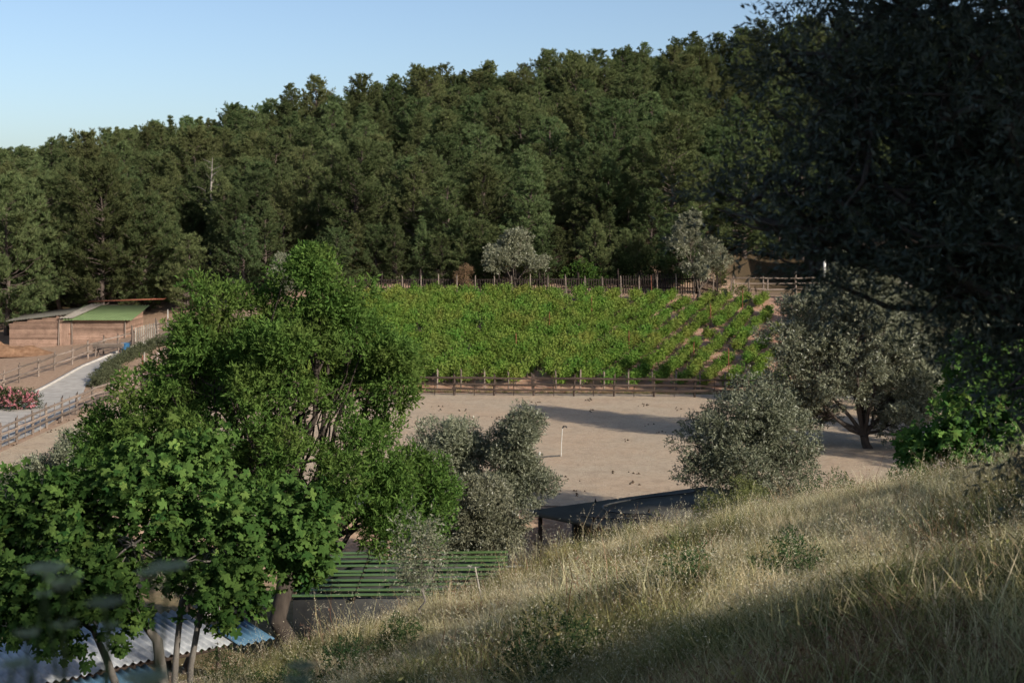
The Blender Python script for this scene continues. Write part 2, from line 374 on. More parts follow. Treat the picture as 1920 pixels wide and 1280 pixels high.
def woody(base, fork, lobes, C, rng, r0, k=8, twigs=60, stems=None):
    mb = MB(); base = np.asarray(base, float); fork = np.asarray(fork, float)
    t = np.linspace(0, 1, 7)[:, None]; p = base + (fork - base) * t; p[1:-1] += rng.normal(size=(5, 3)) * .05 * np.linalg.norm(fork - base) * np.array((1, 1, .2))
    rr = r0 * np.array([1.5, 1.1, 1, .95, .9, .9, .95]); mb.tube(p, rr, 9)
    for c, r in lobes:
        c = np.asarray(c, float); q = limb(mb, fork, c, r0 * .5, r0 * .1, rng, 7, .05)
        near = [i for i in range(len(C)) if np.all(np.abs(C[i] - c) < np.asarray(r) * 1.05)]
        rng.shuffle(near)
        for i in near[:max(3, twigs // len(lobes))]: limb(mb, q[rng.integers(3, 7)], C[i], r0 * .15, r0 * .03, rng, 5, .12, 4)
    return mb
def build_tree(name, label, cat, base, lobes, fork, leaf, bark, nleaf, L, Wd, r0, seed, k=2.6, rs=.5, per=8, group=None, twigs=60, up=.35, spray=.16, extra=None):
    rng = np.random.default_rng(seed); base = np.asarray(base, float)
    lobes = [(np.asarray(c, float) - base, r) for c, r in lobes]; fork = np.asarray(fork, float) - base
    (v, f, t), C = leafy(lobes, rng, nleaf, L, Wd, k, rs, per, up, spray)
    o = thing(name, label, cat, base, 0, group)
    mb = woody((0, 0, -.3), fork, lobes, C, rng, r0, twigs=twigs)
    if extra: extra(mb, rng)
    link('trunk', mb.mesh('trunk', bark, True), o); link('crown', mesh_np('crown', v, f, leaf, t), o)
    return o
def clone(root, loc, rz=0, sc=1, label=None, group=None):
    r = root.copy(); COL.objects.link(r); r.location = loc; r.rotation_euler = (0, 0, rz); r.scale = (sc,) * 3 if isinstance(sc, (int, float)) else sc
    if label: r['label'] = label
    if group: r['group'] = group
    for ch in list(root.children):
        c = ch.copy(); COL.objects.link(c); c.parent = r
    return r
def scatter(name, pts, rots, scl, idx, protos, mat=None):
    """one object whose geometry nodes set a prototype mesh on each point"""
    pc = bpy.data.collections.new(name + '_prototypes')
    for i, p in enumerate(protos):
        o = bpy.data.objects.new('%s_%02d' % (name, i), p); pc.objects.link(o)
    me = bpy.data.meshes.new(name); me.vertices.add(len(pts)); me.vertices.foreach_set('co', np.asarray(pts, np.float32).ravel())
    a = me.attributes.new('rot', 'FLOAT_VECTOR', 'POINT'); a.data.foreach_set('vector', np.asarray(rots, np.float32).ravel())
    a = me.attributes.new('scl', 'FLOAT', 'POINT'); a.data.foreach_set('value', np.asarray(scl, np.float32))
    a = me.attributes.new('idx', 'INT', 'POINT'); a.data.foreach_set('value', np.asarray(idx, np.int32))
    o = link(name, me)
    ng = bpy.data.node_groups.new(name, 'GeometryNodeTree')
    ng.interface.new_socket('Geometry', in_out='INPUT', socket_type='NodeSocketGeometry'); ng.interface.new_socket('Geometry', in_out='OUTPUT', socket_type='NodeSocketGeometry')
    gi = ng.nodes.new('NodeGroupInput'); go = ng.nodes.new('NodeGroupOutput'); ip = ng.nodes.new('GeometryNodeInstanceOnPoints')
    ci = ng.nodes.new('GeometryNodeCollectionInfo'); ci.inputs['Collection'].default_value = pc; ci.inputs['Separate Children'].default_value = True
    def at(nm, ty):
        n = ng.nodes.new('GeometryNodeInputNamedAttribute'); n.data_type = ty; n.inputs[0].default_value = nm; return n.outputs[0]
    ip.inputs['Pick Instance'].default_value = True
    ng.links.new(gi.outputs[0], ip.inputs['Points']); ng.links.new(ci.outputs[0], ip.inputs['Instance'])
    ng.links.new(at('idx', 'INT'), ip.inputs['Instance Index']); ng.links.new(at('rot', 'FLOAT_VECTOR'), ip.inputs['Rotation']); ng.links.new(at('scl', 'FLOAT'), ip.inputs['Scale'])
    ng.links.new(ip.outputs[0], go.inputs[0])
    md = o.modifiers.new('scatter', 'NODES'); md.node_group = ng
    return o

# ------------------------------------------------------------------ pine wood on the hillside
def pine_meshes(seed, H=10., R=2.3, h0=.18, lean=0., open_=0., pointy=.75):
    rng = np.random.default_rng(seed); mb = MB()
    zz = np.linspace(0, H, 12); cx = np.cumsum(rng.normal(size=12) * .08) + lean * zz / H; cy = np.cumsum(rng.normal(size=12) * .08)
    cx -= cx[0]; cy -= cy[0]
    ax = np.stack([cx, cy, zz], 1); ax[0, 2] = -.6
    mb.tube(ax, np.linspace(.19, .025, 12), 7)
    P, D = [], []
    z = h0 * H
    while z < H * .985:
        t = (z - h0 * H) / (H * (1 - h0)); c = np.array([np.interp(z, zz, cx), np.interp(z, zz, cy), z])
        nb = rng.integers(4, 7)
        prof = min(1, .6 + 1.6 * t) * (1 - t ** 1.8) ** pointy + .05
        ph = rng.uniform(0, 6.28)
        for b in range(nb):
            if rng.uniform() < open_: continue
            th = ph + b * 6.283 / nb + rng.normal() * .35; l = R * prof * rng.uniform(.55, 1.25)
            el = math.radians(rng.uniform(-8, 22) + 30 * t)
            d = np.array((math.cos(th) * math.cos(el), math.sin(th) * math.cos(el), math.sin(el)))
            n = 6; s = np.linspace(0, 1, n)[:, None]; pts = c + d * l * s + np.array((0, 0, 1)) * (s ** 2) * l * .22 + rng.normal(size=(n, 3)) * .05 * l * s
            mb.tube(pts, np.linspace(.045 * (1 - t) + .015, .008, n), 3, False)
            m = max(3, int(l * 10))
            for q in range(m):
                sq = rng.uniform(.28, 1.0) ** .8; i = min(n - 2, int(sq * (n - 1))); p = pts[i] + (pts[i + 1] - pts[i]) * (sq * (n - 1) - i)
                side = unit(rng.normal(size=3) + np.array((0, 0, .25))); p = p + side * rng.uniform(.05, .42) * (1.15 - .5 * sq) * min(1, l)
                P.append(p); D.append(unit(d * .55 + side * .5 + np.array((0, 0, .8))))
        z += rng.uniform(.22, .42)
    P = np.array(P); D = np.array(D); nb = 18; n = len(P) * nb
    P2 = np.repeat(P, nb, 0); D2 = unit(np.repeat(D, nb, 0) * .95 + rdir(n, rng) * .7)
    P2 = P2 - D2 * .03
    tint = np.clip(np.repeat(rng.uniform(0, .6, len(P)), nb) + rng.uniform(0, .4, n), 0, 1)
    v, f, tt = blades(P2, D2, rng.uniform(.22, .46, n), rng.uniform(.038, .064, n), rng, tint)
    return mb.mesh('trunk', M['pinebark'], True), mesh_np('crown', v, f, M['pine'], tt)
PV = [pine_meshes(100, 9, 2.9, .06, 0, .05, .75), pine_meshes(101, 11, 2.6, .08, .4, .05, 1.1), pine_meshes(102, 8.5, 3.3, .05, -.5, .12, .62), pine_meshes(103, 10, 2.7, .12, .3, .15, .9),
      pine_meshes(104, 8, 3.0, .04, 0, .08, .7), pine_meshes(105, 11, 3.3, .22, .6, .2, .65), pine_meshes(106, 10, 4.0, .06, 0, .1, .6), pine_meshes(107, 7.5, 1.8, .03, 0, 0, 1.5)]
PH = [9, 11, 8.5, 10, 8, 11, 10, 7.5]
def pine(v, loc, rz, sc, label, group=None):
    o = thing('pine_tree', label, 'pine tree', loc, rz, group); o.scale = (sc,) * 3
    link('trunk', PV[v][0], o); link('crown', PV[v][1], o); return o
rp = np.random.default_rng(31)
special = []      # pines that stand out at the edge of the wood: pixel column, depth, variant, height, label
for px, d, v, h, lb in [
    (12, 108.5, 6, 11.5, 'broad pale green pine leaning over the left end of the wooden shed'),
    (190, 112, 6, 11.8, 'big rounded pine with full crown rising right behind the wooden shed'),
    (115, 113, 5, 11.0, 'pine squeezed between the two broad pines behind the wooden shed'),
    (270, 113, 2, 9.0, 'low spreading pine behind the right end of the wooden shed'),
    (455, 109, 3, 6.8, 'slender young pine with bare thin trunk behind the tall almond tree'),
    (650, 114, 5, 10.5, 'pine with drooping side bough left above the vineyard corner'),
    (985, 112, 1, 9.4, 'pointed bright green pine rising behind the grey olive above the vineyard'),
    (845, 112, 4, 7.6, 'bushy young pine left of the grey olive above the vineyard'),
    (1250, 118, 5, 11.5, 'open crowned pine with bare pale trunk behind the silvery olive on the right'),
    (1140, 113, 7, 5.2, 'short dark young pine between the two olives above the vineyard'),
    (740, 112, 7, 5.8, 'small pine over the left part of the picket fence'),
]:
    p = TD(px, d); special.append((p[0], p[1])); pine(v, p, rp.uniform(0, 6), h / PH[v], lb)
pts = []
for gy in np.concatenate([np.arange(110.5, 150, 3.8), np.arange(150, 224, 4.3)]):
    for gx in np.arange(-.42 * gy, .42 * gy, 4.2):
        x = gx + rp.uniform(-2.0, 2.0); y = gy + rp.uniform(-2.0, 2.0)
        if y < 109 or (x > 18 and y < 124) or (x < -24 and y < 111): continue
        if any((x - a) ** 2 + (y - b) ** 2 < 6 for a, b in special): continue
        pts.append((x, y))
for px in range(560, 1300, 38): pts.append(((px + rp.uniform(-14, 14) - 960) / F * 110, 110 + rp.uniform(-.4, 1.5)))
pts.sort(key=lambda p: p[1] + 12 * max(0, abs(p[0] / p[1]) - .37) * p[1])
stuffp = []
for i, (x, y) in enumerate(pts):
    v = int(rp.choice(8, p=[.18, .16, .15, .17, .12, .06, .06, .10])); h = rp.uniform(2.6, 5.5) if y < 112 and x > -18 else rp.uniform(4.5, 9.5) if y < 120 else rp.uniform(5.2, 8.8) if y < 150 else rp.uniform(5.8, 9.0)
    if rp.uniform() < .06: h *= 1.22
    loc = (x, y, T(x, y) - .1); rz = rp.uniform(0, 6.28)
    if i < 289:
        row = 'front' if y < 121 else 'mid' if y < 140 else 'upper'
        px = 960 + x / y * F; wh = 'above the shed' if px < 420 else 'above the almond tree' if px < 760 else 'above the vineyard' if px < 1200 else 'beside the dark olive'
        pine(v, loc, rz, h / PH[v], 'green pine in the %s rows of the wood %s' % (row, wh), '%s pines %s' % (row, wh))
    else: stuffp.append((loc, (0, 0, rz), h / PH[v], v))
both = []
for tr, cr in PV:      # trunk and crown joined for the far part of the wood
    nv = len(tr.vertices); va = np.zeros(nv * 3); tr.vertices.foreach_get('co', va); vb = np.zeros(len(cr.vertices) * 3); cr.vertices.foreach_get('co', vb)
    tn = np.zeros(len(cr.vertices)); cr.attributes['tint'].data.foreach_get('value', tn)
    q4 = np.array([list(p.vertices) for p in tr.polygons if len(p.vertices) == 4]); q3 = np.arange(len(cr.vertices)).reshape(-1, 3) + nv
    both.append(mesh_np('far_pine', np.vstack([va.reshape(-1, 3), vb.reshape(-1, 3)]), [q3, q4], [M['pine'], M['pinebark']], np.concatenate([np.zeros(nv), tn]), matidx=np.concatenate([np.zeros(len(q3)), np.ones(len(q4))])))
if stuffp:
    stuff(scatter('far_pine_wood', [s[0] for s in stuffp], [s[1] for s in stuffp], [s[2] for s in stuffp], [s[3] for s in stuffp], both), 'far pines closing the wood along the ridge', 'wood')
# a bare dead pine in the left part of the wood
mb = MB(); rg = np.random.default_rng(5); mb.tube([(0, 0, -.5), (.1, 0, 3), (0, .1, 6), (.15, 0, 8.6)], [.16, .13, .09, .02], 7)
bm_ = MB()
for z in np.linspace(3.5, 8.2, 22):
    th = rg.uniform(0, 6.28); l = (9 - z) * .33 + .4; limb(bm_, (.05, .05, z), (math.cos(th) * l, math.sin(th) * l, z + l * .45), .035, .008, rg, 5, .08, 4)
p = TD(395, 130); o = thing('dead_pine', 'bare dead pine with pale branches among the green pines at left', 'dead tree', p); o.scale = (1.12,) * 3
link('trunk', mb.mesh('trunk', M['palebark'], True), o); link('branches', bm_.mesh('branches', M['palebark'], True), o)

# ------------------------------------------------------------------ vineyard
def vine_meshes(seed, h=1.5, l=1.8, n=1500):
    rng = np.random.default_rng(seed); mb = MB(); mb.tube([(0, 0, -.1), (.04, .02, .35), (-.02, .03, .65), (.03, 0, .9)], [.045, .035, .035, .02], 5)
    limb(mb, (0, 0, .75), (l * .42, 0, .85), .02, .008, rng, 5, .05, 4); limb(mb, (0, 0, .75), (-l * .42, 0, .85), .02, .008, rng, 5, .05, 4)
    ns = 75; B = np.stack([rng.uniform(-.5, .5, ns) * l, rng.normal(size=ns) * .10, rng.uniform(.25, h * .72, ns)], 1)
    Dd = unit(np.stack([rng.normal(size=ns) * .35, rng.normal(size=ns) * .28, rng.uniform(.1, 1, ns)], 1)); per = n // ns
    t = rng.uniform(0, 1, (ns, per)); P = (B[:, None] + Dd[:, None] * t[..., None] * .5).reshape(-1, 3) + rng.normal(size=(ns * per, 3)) * .07
    D = unit(rdir(ns * per, rng) + np.array((0, 0, -.15))); m = len(P)
    tint = np.clip(np.repeat(rng.uniform(0, .5, ns), per) + rng.uniform(0, .5, m), 0, 1)
    v, f, tt = lance(P, D, rng.uniform(.09, .15, m), rng.uniform(.08, .13, m), rng, tint)
    return mb.mesh('trunk', M['bark'], True), mesh_np('foliage', v, f, M['vine'], tt)
VV = [vine_meshes(200 + i, [1.4, 1.35, 1.45, 1.3, 1.4, 1.4][i]) for i in range(6)]
rv = np.random.default_rng(17); RD = unit(np.array((.36, .93))); RA = math.atan2(RD[1], RD[0])
vines, fronts, tops = [], [], []
for x0 in np.arange(-34, 17, 1.36):
    y0 = 81.5 - (x0 - 2) * .03; s = .6; last = None; first = None
    while True:
        p = np.array((x0, y0)) + RD * s; s += 1.75
        if p[1] > 106.2: break
        lim = np.interp(p[1], [80, 90, 99, 106], [-21, -20.3, -17.5, -10])
        if p[0] < lim + .6 or p[0] > np.interp(p[1], [80, 107], [15.4, 19.5]): continue
        if first is None: first = p
        last = p; vines.append(p + rv.normal(size=2) * .08)
    if first is not None and first[1] < 84.5: fronts.append(first - RD * 1.15)
    if last is not None and last[1] > 103.5: tops.append(last + RD * 1.2)
def vine_key(p):
    px = 960 + p[0] / p[1] * F; hid = 1 if (320 < px < 700) else 0
    return (hid, p[1])
vines.sort(key=vine_key); rest = []
for i, p in enumerate(vines):
    px = 960 + p[0] / p[1] * F
    sp = smooth(980, 1340, px)
    sc = rv.uniform(.92, 1.06) * (.92 - .30 * sp); rz = RA + (math.pi if rv.uniform() < .5 else 0); v = int(rv.integers(6)); loc = (p[0], p[1], T(p[0], p[1]))
    if rv.uniform() < .03 + .04 * sp: continue
    if i < 300:
        reg = ('lower' if p[1] < 91 else 'middle' if p[1] < 98 else 'upper') + (' left part' if px < 900 else ' centre' if px < 1150 else ' right part')
        if px < 340: lb, gr = 'leafy grapevine at the left end of the vineyard beside the path hedge', 'vines by the path hedge'
        elif p[1] < 86: lb, gr = 'leafy grapevine near the paddock fence at the foot of the vineyard', 'vines at the foot of the vineyard'
        else: lb, gr = 'bright green grapevine in the %s of the vineyard' % reg, 'vines in the %s' % reg
        o = thing('grapevine', lb, 'grapevine', loc, rz, gr); o.scale = (1.08, .95 - .12 * sp, sc)
        link('trunk', VV[v][0], o); link('foliage', VV[v][1], o)
    else: rest.append((loc, (0, 0, rz), sc, v))
if rest:
    stuff(scatter('far_grapevines', [r[0] for r in rest], [r[1] for r in rest], [r[2] for r in rest], [r[3] for r in rest], [q[1] for q in VV]), 'farthest leafy vines filling the top of the vineyard', 'vineyard')

# ------------------------------------------------------------------ posts, rails and fences
def cyl_mesh(name, mat, k=8, seed=0):
    rg = np.random.default_rng(seed); mb = MB(); mb.tube([(0, 0, 0), (.03, .02, .35), (-.03, .03, .7), (0, 0, .97), (0, 0, 1)], [1, .97, 1.02, .97, .82], k); return mb.mesh(name, mat, False)
def bar_mesh(name, mat):
    mb = MB(); v = []
    for t, a in ((0, .94), (.04, 1), (.5, .96), (.96, 1), (1, .93)):
        for y, z in ((-.5, -.5), (.5, -.5), (.5, .5), (-.5, .5)): v.append((t - .5, y * a, z * a))
    f = [[i * 4 + j, i * 4 + (j + 1) % 4, i * 4 + 4 + (j + 1) % 4, i * 4 + 4 + j] for i in range(4) for j in range(4)] + [[3, 2, 1, 0], [16, 17, 18, 19]]
    mb.add(v, f); return mb.mesh(name, mat)
_c = {}
def shared(kind, mat):
    if (kind, mat) not in _c: _c[(kind, mat)] = cyl_mesh('post', M[mat]) if kind == 'c' else bar_mesh('rail', M[mat])
    return _c[(kind, mat)]
def post(parent, p, h, r, mat, name='post', sink=.25):
    o = parent.location if parent else Vector((0, 0, 0))
    return link(name, shared('c', mat), parent, (p[0] - o[0], p[1] - o[1], p[2] - o[2] - sink), (random.gauss(0, .02), random.gauss(0, .02), random.uniform(0, 6)), (r, r, h + sink))
def rail(parent, a, b, th, ht, mat, name='rail'):
    a, b = Vector(a), Vector(b); d = b - a; o = parent.location if parent else Vector((0, 0, 0))
    e = d.to_track_quat('X', 'Z').to_euler()
    return link(name, shared('b', mat), parent, (a + b) / 2 - o, e, (d.length, th, ht))
def fence(name, label, pts, h, rails, mat, r=.06, rt=.05, rh=.11, stakes=False, over=.12, group=None, side=.07, railmat=None):
    pts = [np.asarray(p, float) for p in pts]; o = thing(name, label, 'fence', pts[0], 0, group)
    for p in pts: post(o, p, h * random.uniform(.95, 1.08), r * random.uniform(.9, 1.15), mat)
    for a, b in zip(pts[:-1], pts[1:]):
        d = unit(b - a); n = np.array((d[1], -d[0], 0)) * side
        if n[1] > 0: n = -n
        for q, z in enumerate(rails):
            j0, j1 = random.gauss(0, .02), random.gauss(0, .02)
            rail(o, a - d * over + n * (1 + .1 * (q % 2)) + (0, 0, z + j0), b + d * over + n * (1.3) + (0, 0, z + j1), rt, rh * random.uniform(.85, 1.1), railmat or mat)
        if stakes:
            m = (a + b) / 2 + n * .3; post(o, (m[0], m[1], T(m[0], m[1])), h * .92, .022, mat, 'stake')
    return o
# long fence between the paddock and the vineyard
xs_ = np.arange(-20.8, 18, 2.2)
fence('paddock_fence', 'dark three rail fence between the sand paddock and the vineyard',
      [(x, 80.0 - (x + 21) * .065, T(x, 80.0 - (x + 21) * .065)) for x in xs_], 1.12, (.38, .66, 1.0), 'darkwood', r=.065, stakes=True)
# fence between paddock and path at left, seen lengthwise
lp = [(-21.9, y, T(-21.9, y)) for y in (54.5, 56.6, 58.7, 60.8, 62.9, 65, 67, 69.2, 71.4, 74.2)] + [(-21.6, 77.2, T(-21.6, 77.2)), (-21.0, 80.0, T(-21, 80))]
fence('path_fence', 'sunlit rail fence running along the path and the sand at left', lp, 1.05, (.35, .65, .95), 'fencewood', r=.065, stakes=True)
# fence on the far side of the path up to the gate
up = [G(px, py) for px, py in ((-30, 742), (6, 730), (36, 718), (72, 706), (102, 695), (135, 684), (165, 673), (194, 664), (221, 657), (249, 649))]
fence('corral_fence', 'pale two rail fence on the far side of the path before the shed', up, 1.05, (.45, .92), 'fencewood', r=.06, rh=.09)
g0, g1 = G(252, 650), G(294, 640)
o = thing('picket_gate', 'grey picket gate with diagonal brace at the path end by the shed', 'gate', g0)
post(o, g0 + (-.12, 0, 0), 1.35, .08, 'fencewood'); post(o, g1, 1.5, .08, 'fencewood')
for t in np.linspace(.06, .94, 11):
    q = g0 + (g1 - g0) * t; rail(o, q + (0, -.04, .1), q + (0, -.04, 1.3 + random.gauss(0, .02)), .03, .085, 'postgrey', 'picket')
rail(o, g0 + (0, 0, .35), g1 + (0, 0, .35), .04, .09, 'fencewood'); rail(o, g0 + (0, 0, 1.1), g1 + (0, 0, 1.1), .04, .09, 'fencewood'); rail(o, g0 + (.1, -.09, .25), g1 + (-.1, -.09, 1.15), .03, .08, 'fencewood', 'brace')
up2 = [G(px, py) for px, py in ((297, 640), (323, 637), (354, 630), (385, 622))]
fence('upper_corral_fence', 'five rail fence right of the picket gate running behind the almond tree', up2, 1.25, (.25, .5, .75, 1.0, 1.2), 'fencewood', r=.075, rh=.09)
for px, py, h in ((268, 700, 1.0), (270, 690, .9)):
    q = G(px, py); a = post(None, q, h, .05, 'rust' if px == 268 else 'postgrey', 'vineyard_post'); tag(a, 'leaning rusty post on the bank below the path hedge' if px == 268 else 'grey post on the bank just behind the leaning rusty post', 'post')
q = G(315, 617); tag(post(None, q, 1.3, .03, 'whiteish', 'white_pole'), 'thin white pole standing beside the shed roof end', 'pole')
# vineyard end posts
for q in fronts: tag(post(None, (q[0], q[1], T(*q)), random.uniform(.95, 1.15), .05, 'fencewood', 'vineyard_post'), 'grey end post of a vine row behind the paddock fence', 'post', 'lower end posts of the vine rows')
for q in tops: tag(post(None, (q[0], q[1], T(*q)), random.uniform(1.45, 1.7), .05, 'fencewood', 'vineyard_post'), 'grey end post of a vine row before the picket fence', 'post', 'upper end posts of the vine rows')
for px, py in ((968, 672), (1333, 612), (1222, 556), (1366, 700), (1300, 690), (1180, 665), (1392, 585), (1110, 600), (1030, 630)):
    q = G(px, py); tag(post(None, q, 1.5, .028, 'rust', 'rusty_stake'), 'thin rusty stake standing up among the vines', 'stake', 'rusty stakes in the vineyard')
# picket fence above the vineyard
pf = []
for px in range(640, 1345, 74):
    x = (px - 960) / F * 107.4; pf.append(np.array((x, 107.4, T(x, 107.4))))
pf.append(np.array((15.4, 106.6, T(15.4, 106.6))))
o = fence('picket_fence', 'long dark picket fence along the top edge of the vineyard', pf, 1.65, (.45, 1.1), 'shadedwood', r=.08, rt=.05, rh=.1)
mb = MB()
for a, b in zip(pf[:-1], pf[1:]):
    for t in np.arange(.02, 1, .062):
        q = a + (b - a) * t - pf[0]; h = random.uniform(1.05, 1.25) + (.3 if b[0] > 9 else 0); mb.box((q[0], q[1] - .14, q[2] + h / 2), (.07, .025, h))
pk = link('pickets', mb.mesh('pickets', M['shadedwood']), o); pk['kind'] = 'stuff'
fence('bank_fence', 'sunlit three rail fence on the bank right of the silvery olive', [TD(px, 109) + (0, 0, 0) for px in (1375, 1432, 1492, 1550)], 1.6, (.5, .95, 1.35), 'fencewood', r=.08, rh=.1)

# ------------------------------------------------------------------ wooden shed at left
def plankwall(parent, a, b, z0, h0, h1, mat, ph=.145, gaps=(), back=.05):
    """a wall of lapped boards from a to b; its height runs from h0 to h1"""
    a, b = np.asarray(a, float), np.asarray(b, float); d = unit(b - a); Ln = np.linalg.norm(b - a); n = np.array((d[1], -d[0], 0))
    if n[1] > 0 and abs(n[1]) > .3: n = -n
    org = np.array(parent.location)
    mb = MB(); v = []
    for s in (0, 1):
        for q, hh in ((a, h0), (b, h1)): v += [q - n * (.02 + s * back) + (0, 0, z0 - a[2]), q - n * (.02 + s * back) + (0, 0, z0 - a[2] + hh - .02)]
    mb.add(np.array(v) - org, [[0, 2, 3, 1], [4, 5, 7, 6], [1, 3, 7, 5], [0, 1, 5, 4], [2, 6, 7, 3]])
    w = link('wall', mb.mesh('wall', M['darkwood']), parent)
    z = 0
    while z < max(h0, h1) - .03:
        t0, t1 = 0., 1.
        if h0 != h1:
            tt = (z + ph - h0) / (h1 - h0)
            if h1 > h0: t0 = max(0, tt)
            else: t1 = min(1, tt)
        if t1 - t0 > .03:
            p0 = a + d * Ln * t0; p1 = a + d * Ln * t1; zz = z0 - a[2] + z + ph / 2
            j = random.gauss(0, .006)
            rl = rail(None, p0 + n * (.012 + j) + (0, 0, zz), p1 + n * (.012 + j) + (0, 0, zz + random.gauss(0, .006)), .03, ph * .95, mat, 'plank'); rl.parent = w; rl.location = rl.location - Vector(org)
        z += ph
    return w
def corr(name, org, a, b, pitch, amp, mat, parent=None, thick=.004, sharp=False):
    """corrugated sheet: corner org, ribs along a, waves across b"""
    org, a, b = (np.asarray(q, float) for q in (org, a, b)); nb = np.linalg.norm(b); n = unit(np.cross(a, b)); n = n if n[2] > 0 else -n
    k = 24 if sharp else 8; m = int(nb / pitch * k); s = np.linspace(0, 1, m + 1); ph = s * nb / pitch * 2 * math.pi
    w = np.sin(ph) * amp
    if sharp: w = np.where((ph / (2 * math.pi)) % 1 < .62, amp * .4 * np.sin((ph / (2 * math.pi)) % 1 / .62 * math.pi), -amp * 4.5)
    e0 = org + b * s[:, None] + n * w[:, None]; v = np.vstack([e0, e0 + a]); i = np.arange(m)
    f = np.stack([i, i + 1, i + m + 2, i + m + 1], 1); o = np.array(parent.location) if parent else 0
    ob = link(name, mesh_np(name, v - o, f, M[mat]), parent); sd = ob.modifiers.new('thickness', 'SOLIDIFY'); sd.thickness = thick; sd.offset = -1
    return ob
zs = .34
o = thing('wooden_shed', 'low plank shed with faded green and grey sheet roof before the pines', 'shed', (-33, 104, zs))
A, B, C2, D2 = np.array((-36.6, 103.6, zs)), np.array((-32.0, 103.5, zs)), np.array((-28.1, 103.3, zs)), np.array((-28.1, 108.2, zs))
plankwall(o, A, B + (-.95, 0, 0), zs, 1.85, 2.35, 'plank'); plankwall(o, B + (.05, 0, 0), C2, zs, 2.0, 2.0, 'plank'); plankwall(o, C2, D2, zs, 2.0, 2.7, 'plank')
plankwall(o, A + (0, 4.2, 0), A, zs, 1.9, 1.75, 'plank')
dr = link('door', None, o, (-32.45 + 33, 103.5 - 104, 0))
for t in np.linspace(-.38, .38, 6): link('board', shared('b', 'plank'), dr, (t, -.06, .93), (0, math.radians(90), 0), (1.8, .03, .145))
link('latch', shared('b', 'rust'), dr, (.3, -.1, 1.0), (0, 0, 0), (.16, .03, .05))
for q in (B + (-1.0, -.05, 0), B + (0, -.05, 0), C2 + (0, -.06, 0)): post(o, q, 1.9, .05, 'fencewood', 'corner_post')
corr('roof_sheet', (-32.6, 103.0, zs + 2.03), (0, 5.4, .75), (5.1, -.1, 0), .22, .025, 'palegreen', o)
corr('roof_sheet', (-32.9, 103.15, zs + 2.17), (.9, 5.0, .72), (1.0, 0, .0), .22, .025, 'postgrey', o)['label'] = 'pale grey roof sheet left of the green one'
corr('roof_sheet', (-36.9, 103.3, zs + 1.9), (0, 5.2, .25), (4.5, 0, .52), .22, .02, 'membrane', o)['label'] = 'dark roof sheet over the left half'
corr('roof_sheet', (-32.6, 109.4, zs + 2.95), (5.8, 0, .2), (0, 1.2, .02), .3, .03, 'rust', o)['label'] = 'rusty red roof edge behind the green sheet'
rgm = np.random.default_rng(3)
def mound(name, label, c, rx, ry, h, mat, seed):
    rg = np.random.default_rng(seed); n, m = 40, 14; th = np.linspace(0, 2 * math.pi, n, endpoint=False); r = np.linspace(0, 1, m)
    X = np.outer(r, np.cos(th)) * rx; Y = np.outer(r, np.sin(th)) * ry; lump = .75 + .25 * np.sin(X * 2.2 + seed) * np.cos(Y * 2.6) + rg.normal(size=X.shape) * .05
    Z = h * np.cos(r * math.pi / 2)[:, None] ** 1.2 * lump - .05
    f = [[i * n + j, i * n + (j + 1) % n, (i + 1) * n + (j + 1) % n, (i + 1) * n + j] for i in range(m - 1) for j in range(n)]
    return tag(link(name, mesh_np(name, np.stack([X, Y, Z], -1).reshape(-1, 3), np.array(f), M[mat], smooth_sh=True), None, c), label, 'mound')
mound('mulch_mound', 'long russet mound of mulch before the wooden shed', (-35.6, 98.0, .42), 4.8, 1.8, 1.0, 'mulch', 2)
q = G(235, 661); mb = MB(); mb.tube([(0, 0, 0), (0, 0, .2), (0, 0, .58), (0, 0, .6)], [.24, .27, .29, .31], 14); o = thing('blue_tub', 'blue plastic tub behind the corral fence near the gate', 'tub', q)
link('body', mb.mesh('body', M['blue'], True), o); mb = MB(); th = np.linspace(0, 2 * math.pi, 15); mb.tube(np.stack([.31 * np.cos(th), .31 * np.sin(th), th * 0 + .6], 1), .02, 5, False); link('rim', mb.mesh('rim', M['blue'], True), o)
q = G(203, 668); o = thing('feeding_trough', 'rough wooden feeding trough behind the corral fence', 'trough', q)
for dx in (-.7, .7):
    for dy in (-.25, .25): rail(o, q + (dx * 1.1, dy * 1.3, 0), q + (dx, dy, .85), .06, .08, 'fencewood', 'leg')
for z, dy in ((.55, 0), (.72, -.28), (.72, .28)): rail(o, q + (-.95, dy, z), q + (.95, dy, z), .05 if dy else .5, .22 if dy else .05, 'fencewood', 'board')

# ------------------------------------------------------------------ buildings below the grassy slope
# green roofed stable
zg = .45; o = thing('green_roofed_stable', 'low building with dark green corrugated roof at the foot of the grass slope', 'stable', (-3, 38, -1.6))
P0 = np.array((-5.75, 35.9, zg)); bx_ = np.array((0, 4.3, .12))
for i, (x0, x1) in enumerate(((-5.75, -4.0), (-3.98, -2.1), (-2.08, -.12))):
    for j in range(10):
        yy = 35.95 + j * .44 + (x0 + 5.75) * .03; zz = zg + .012 * j + random.gauss(0, .006)
        sl_ = rail(o, (x0, yy, zz), (x1, yy + .05, zz + .01 + random.gauss(0, .008)), .19, .022, 'greenroof', 'roof_slat'); sl_.rotation_euler.x += math.radians(2)
for x in (-5.6, -4.0, -2.1, -.3): rail(o, (x, 35.9, zg - .08), (x, 40.1, zg + .03), .07, .08, 'darkwood', 'purlin')
corr('roof_sheet', (-7.3, 36.2, zg - .35), (1.5, .0, -.02), (0, 1.2, .1), .2, .025, 'greenroof', o)['label'] = 'small lower green sheet at the left corner'
mb = MB()
mb.box((-2.9 + 3, 36.15 - 38, .95), (5.3, .18, 1.95)); link('front_wall', mb.mesh('front_wall', M['darkwall']), o)
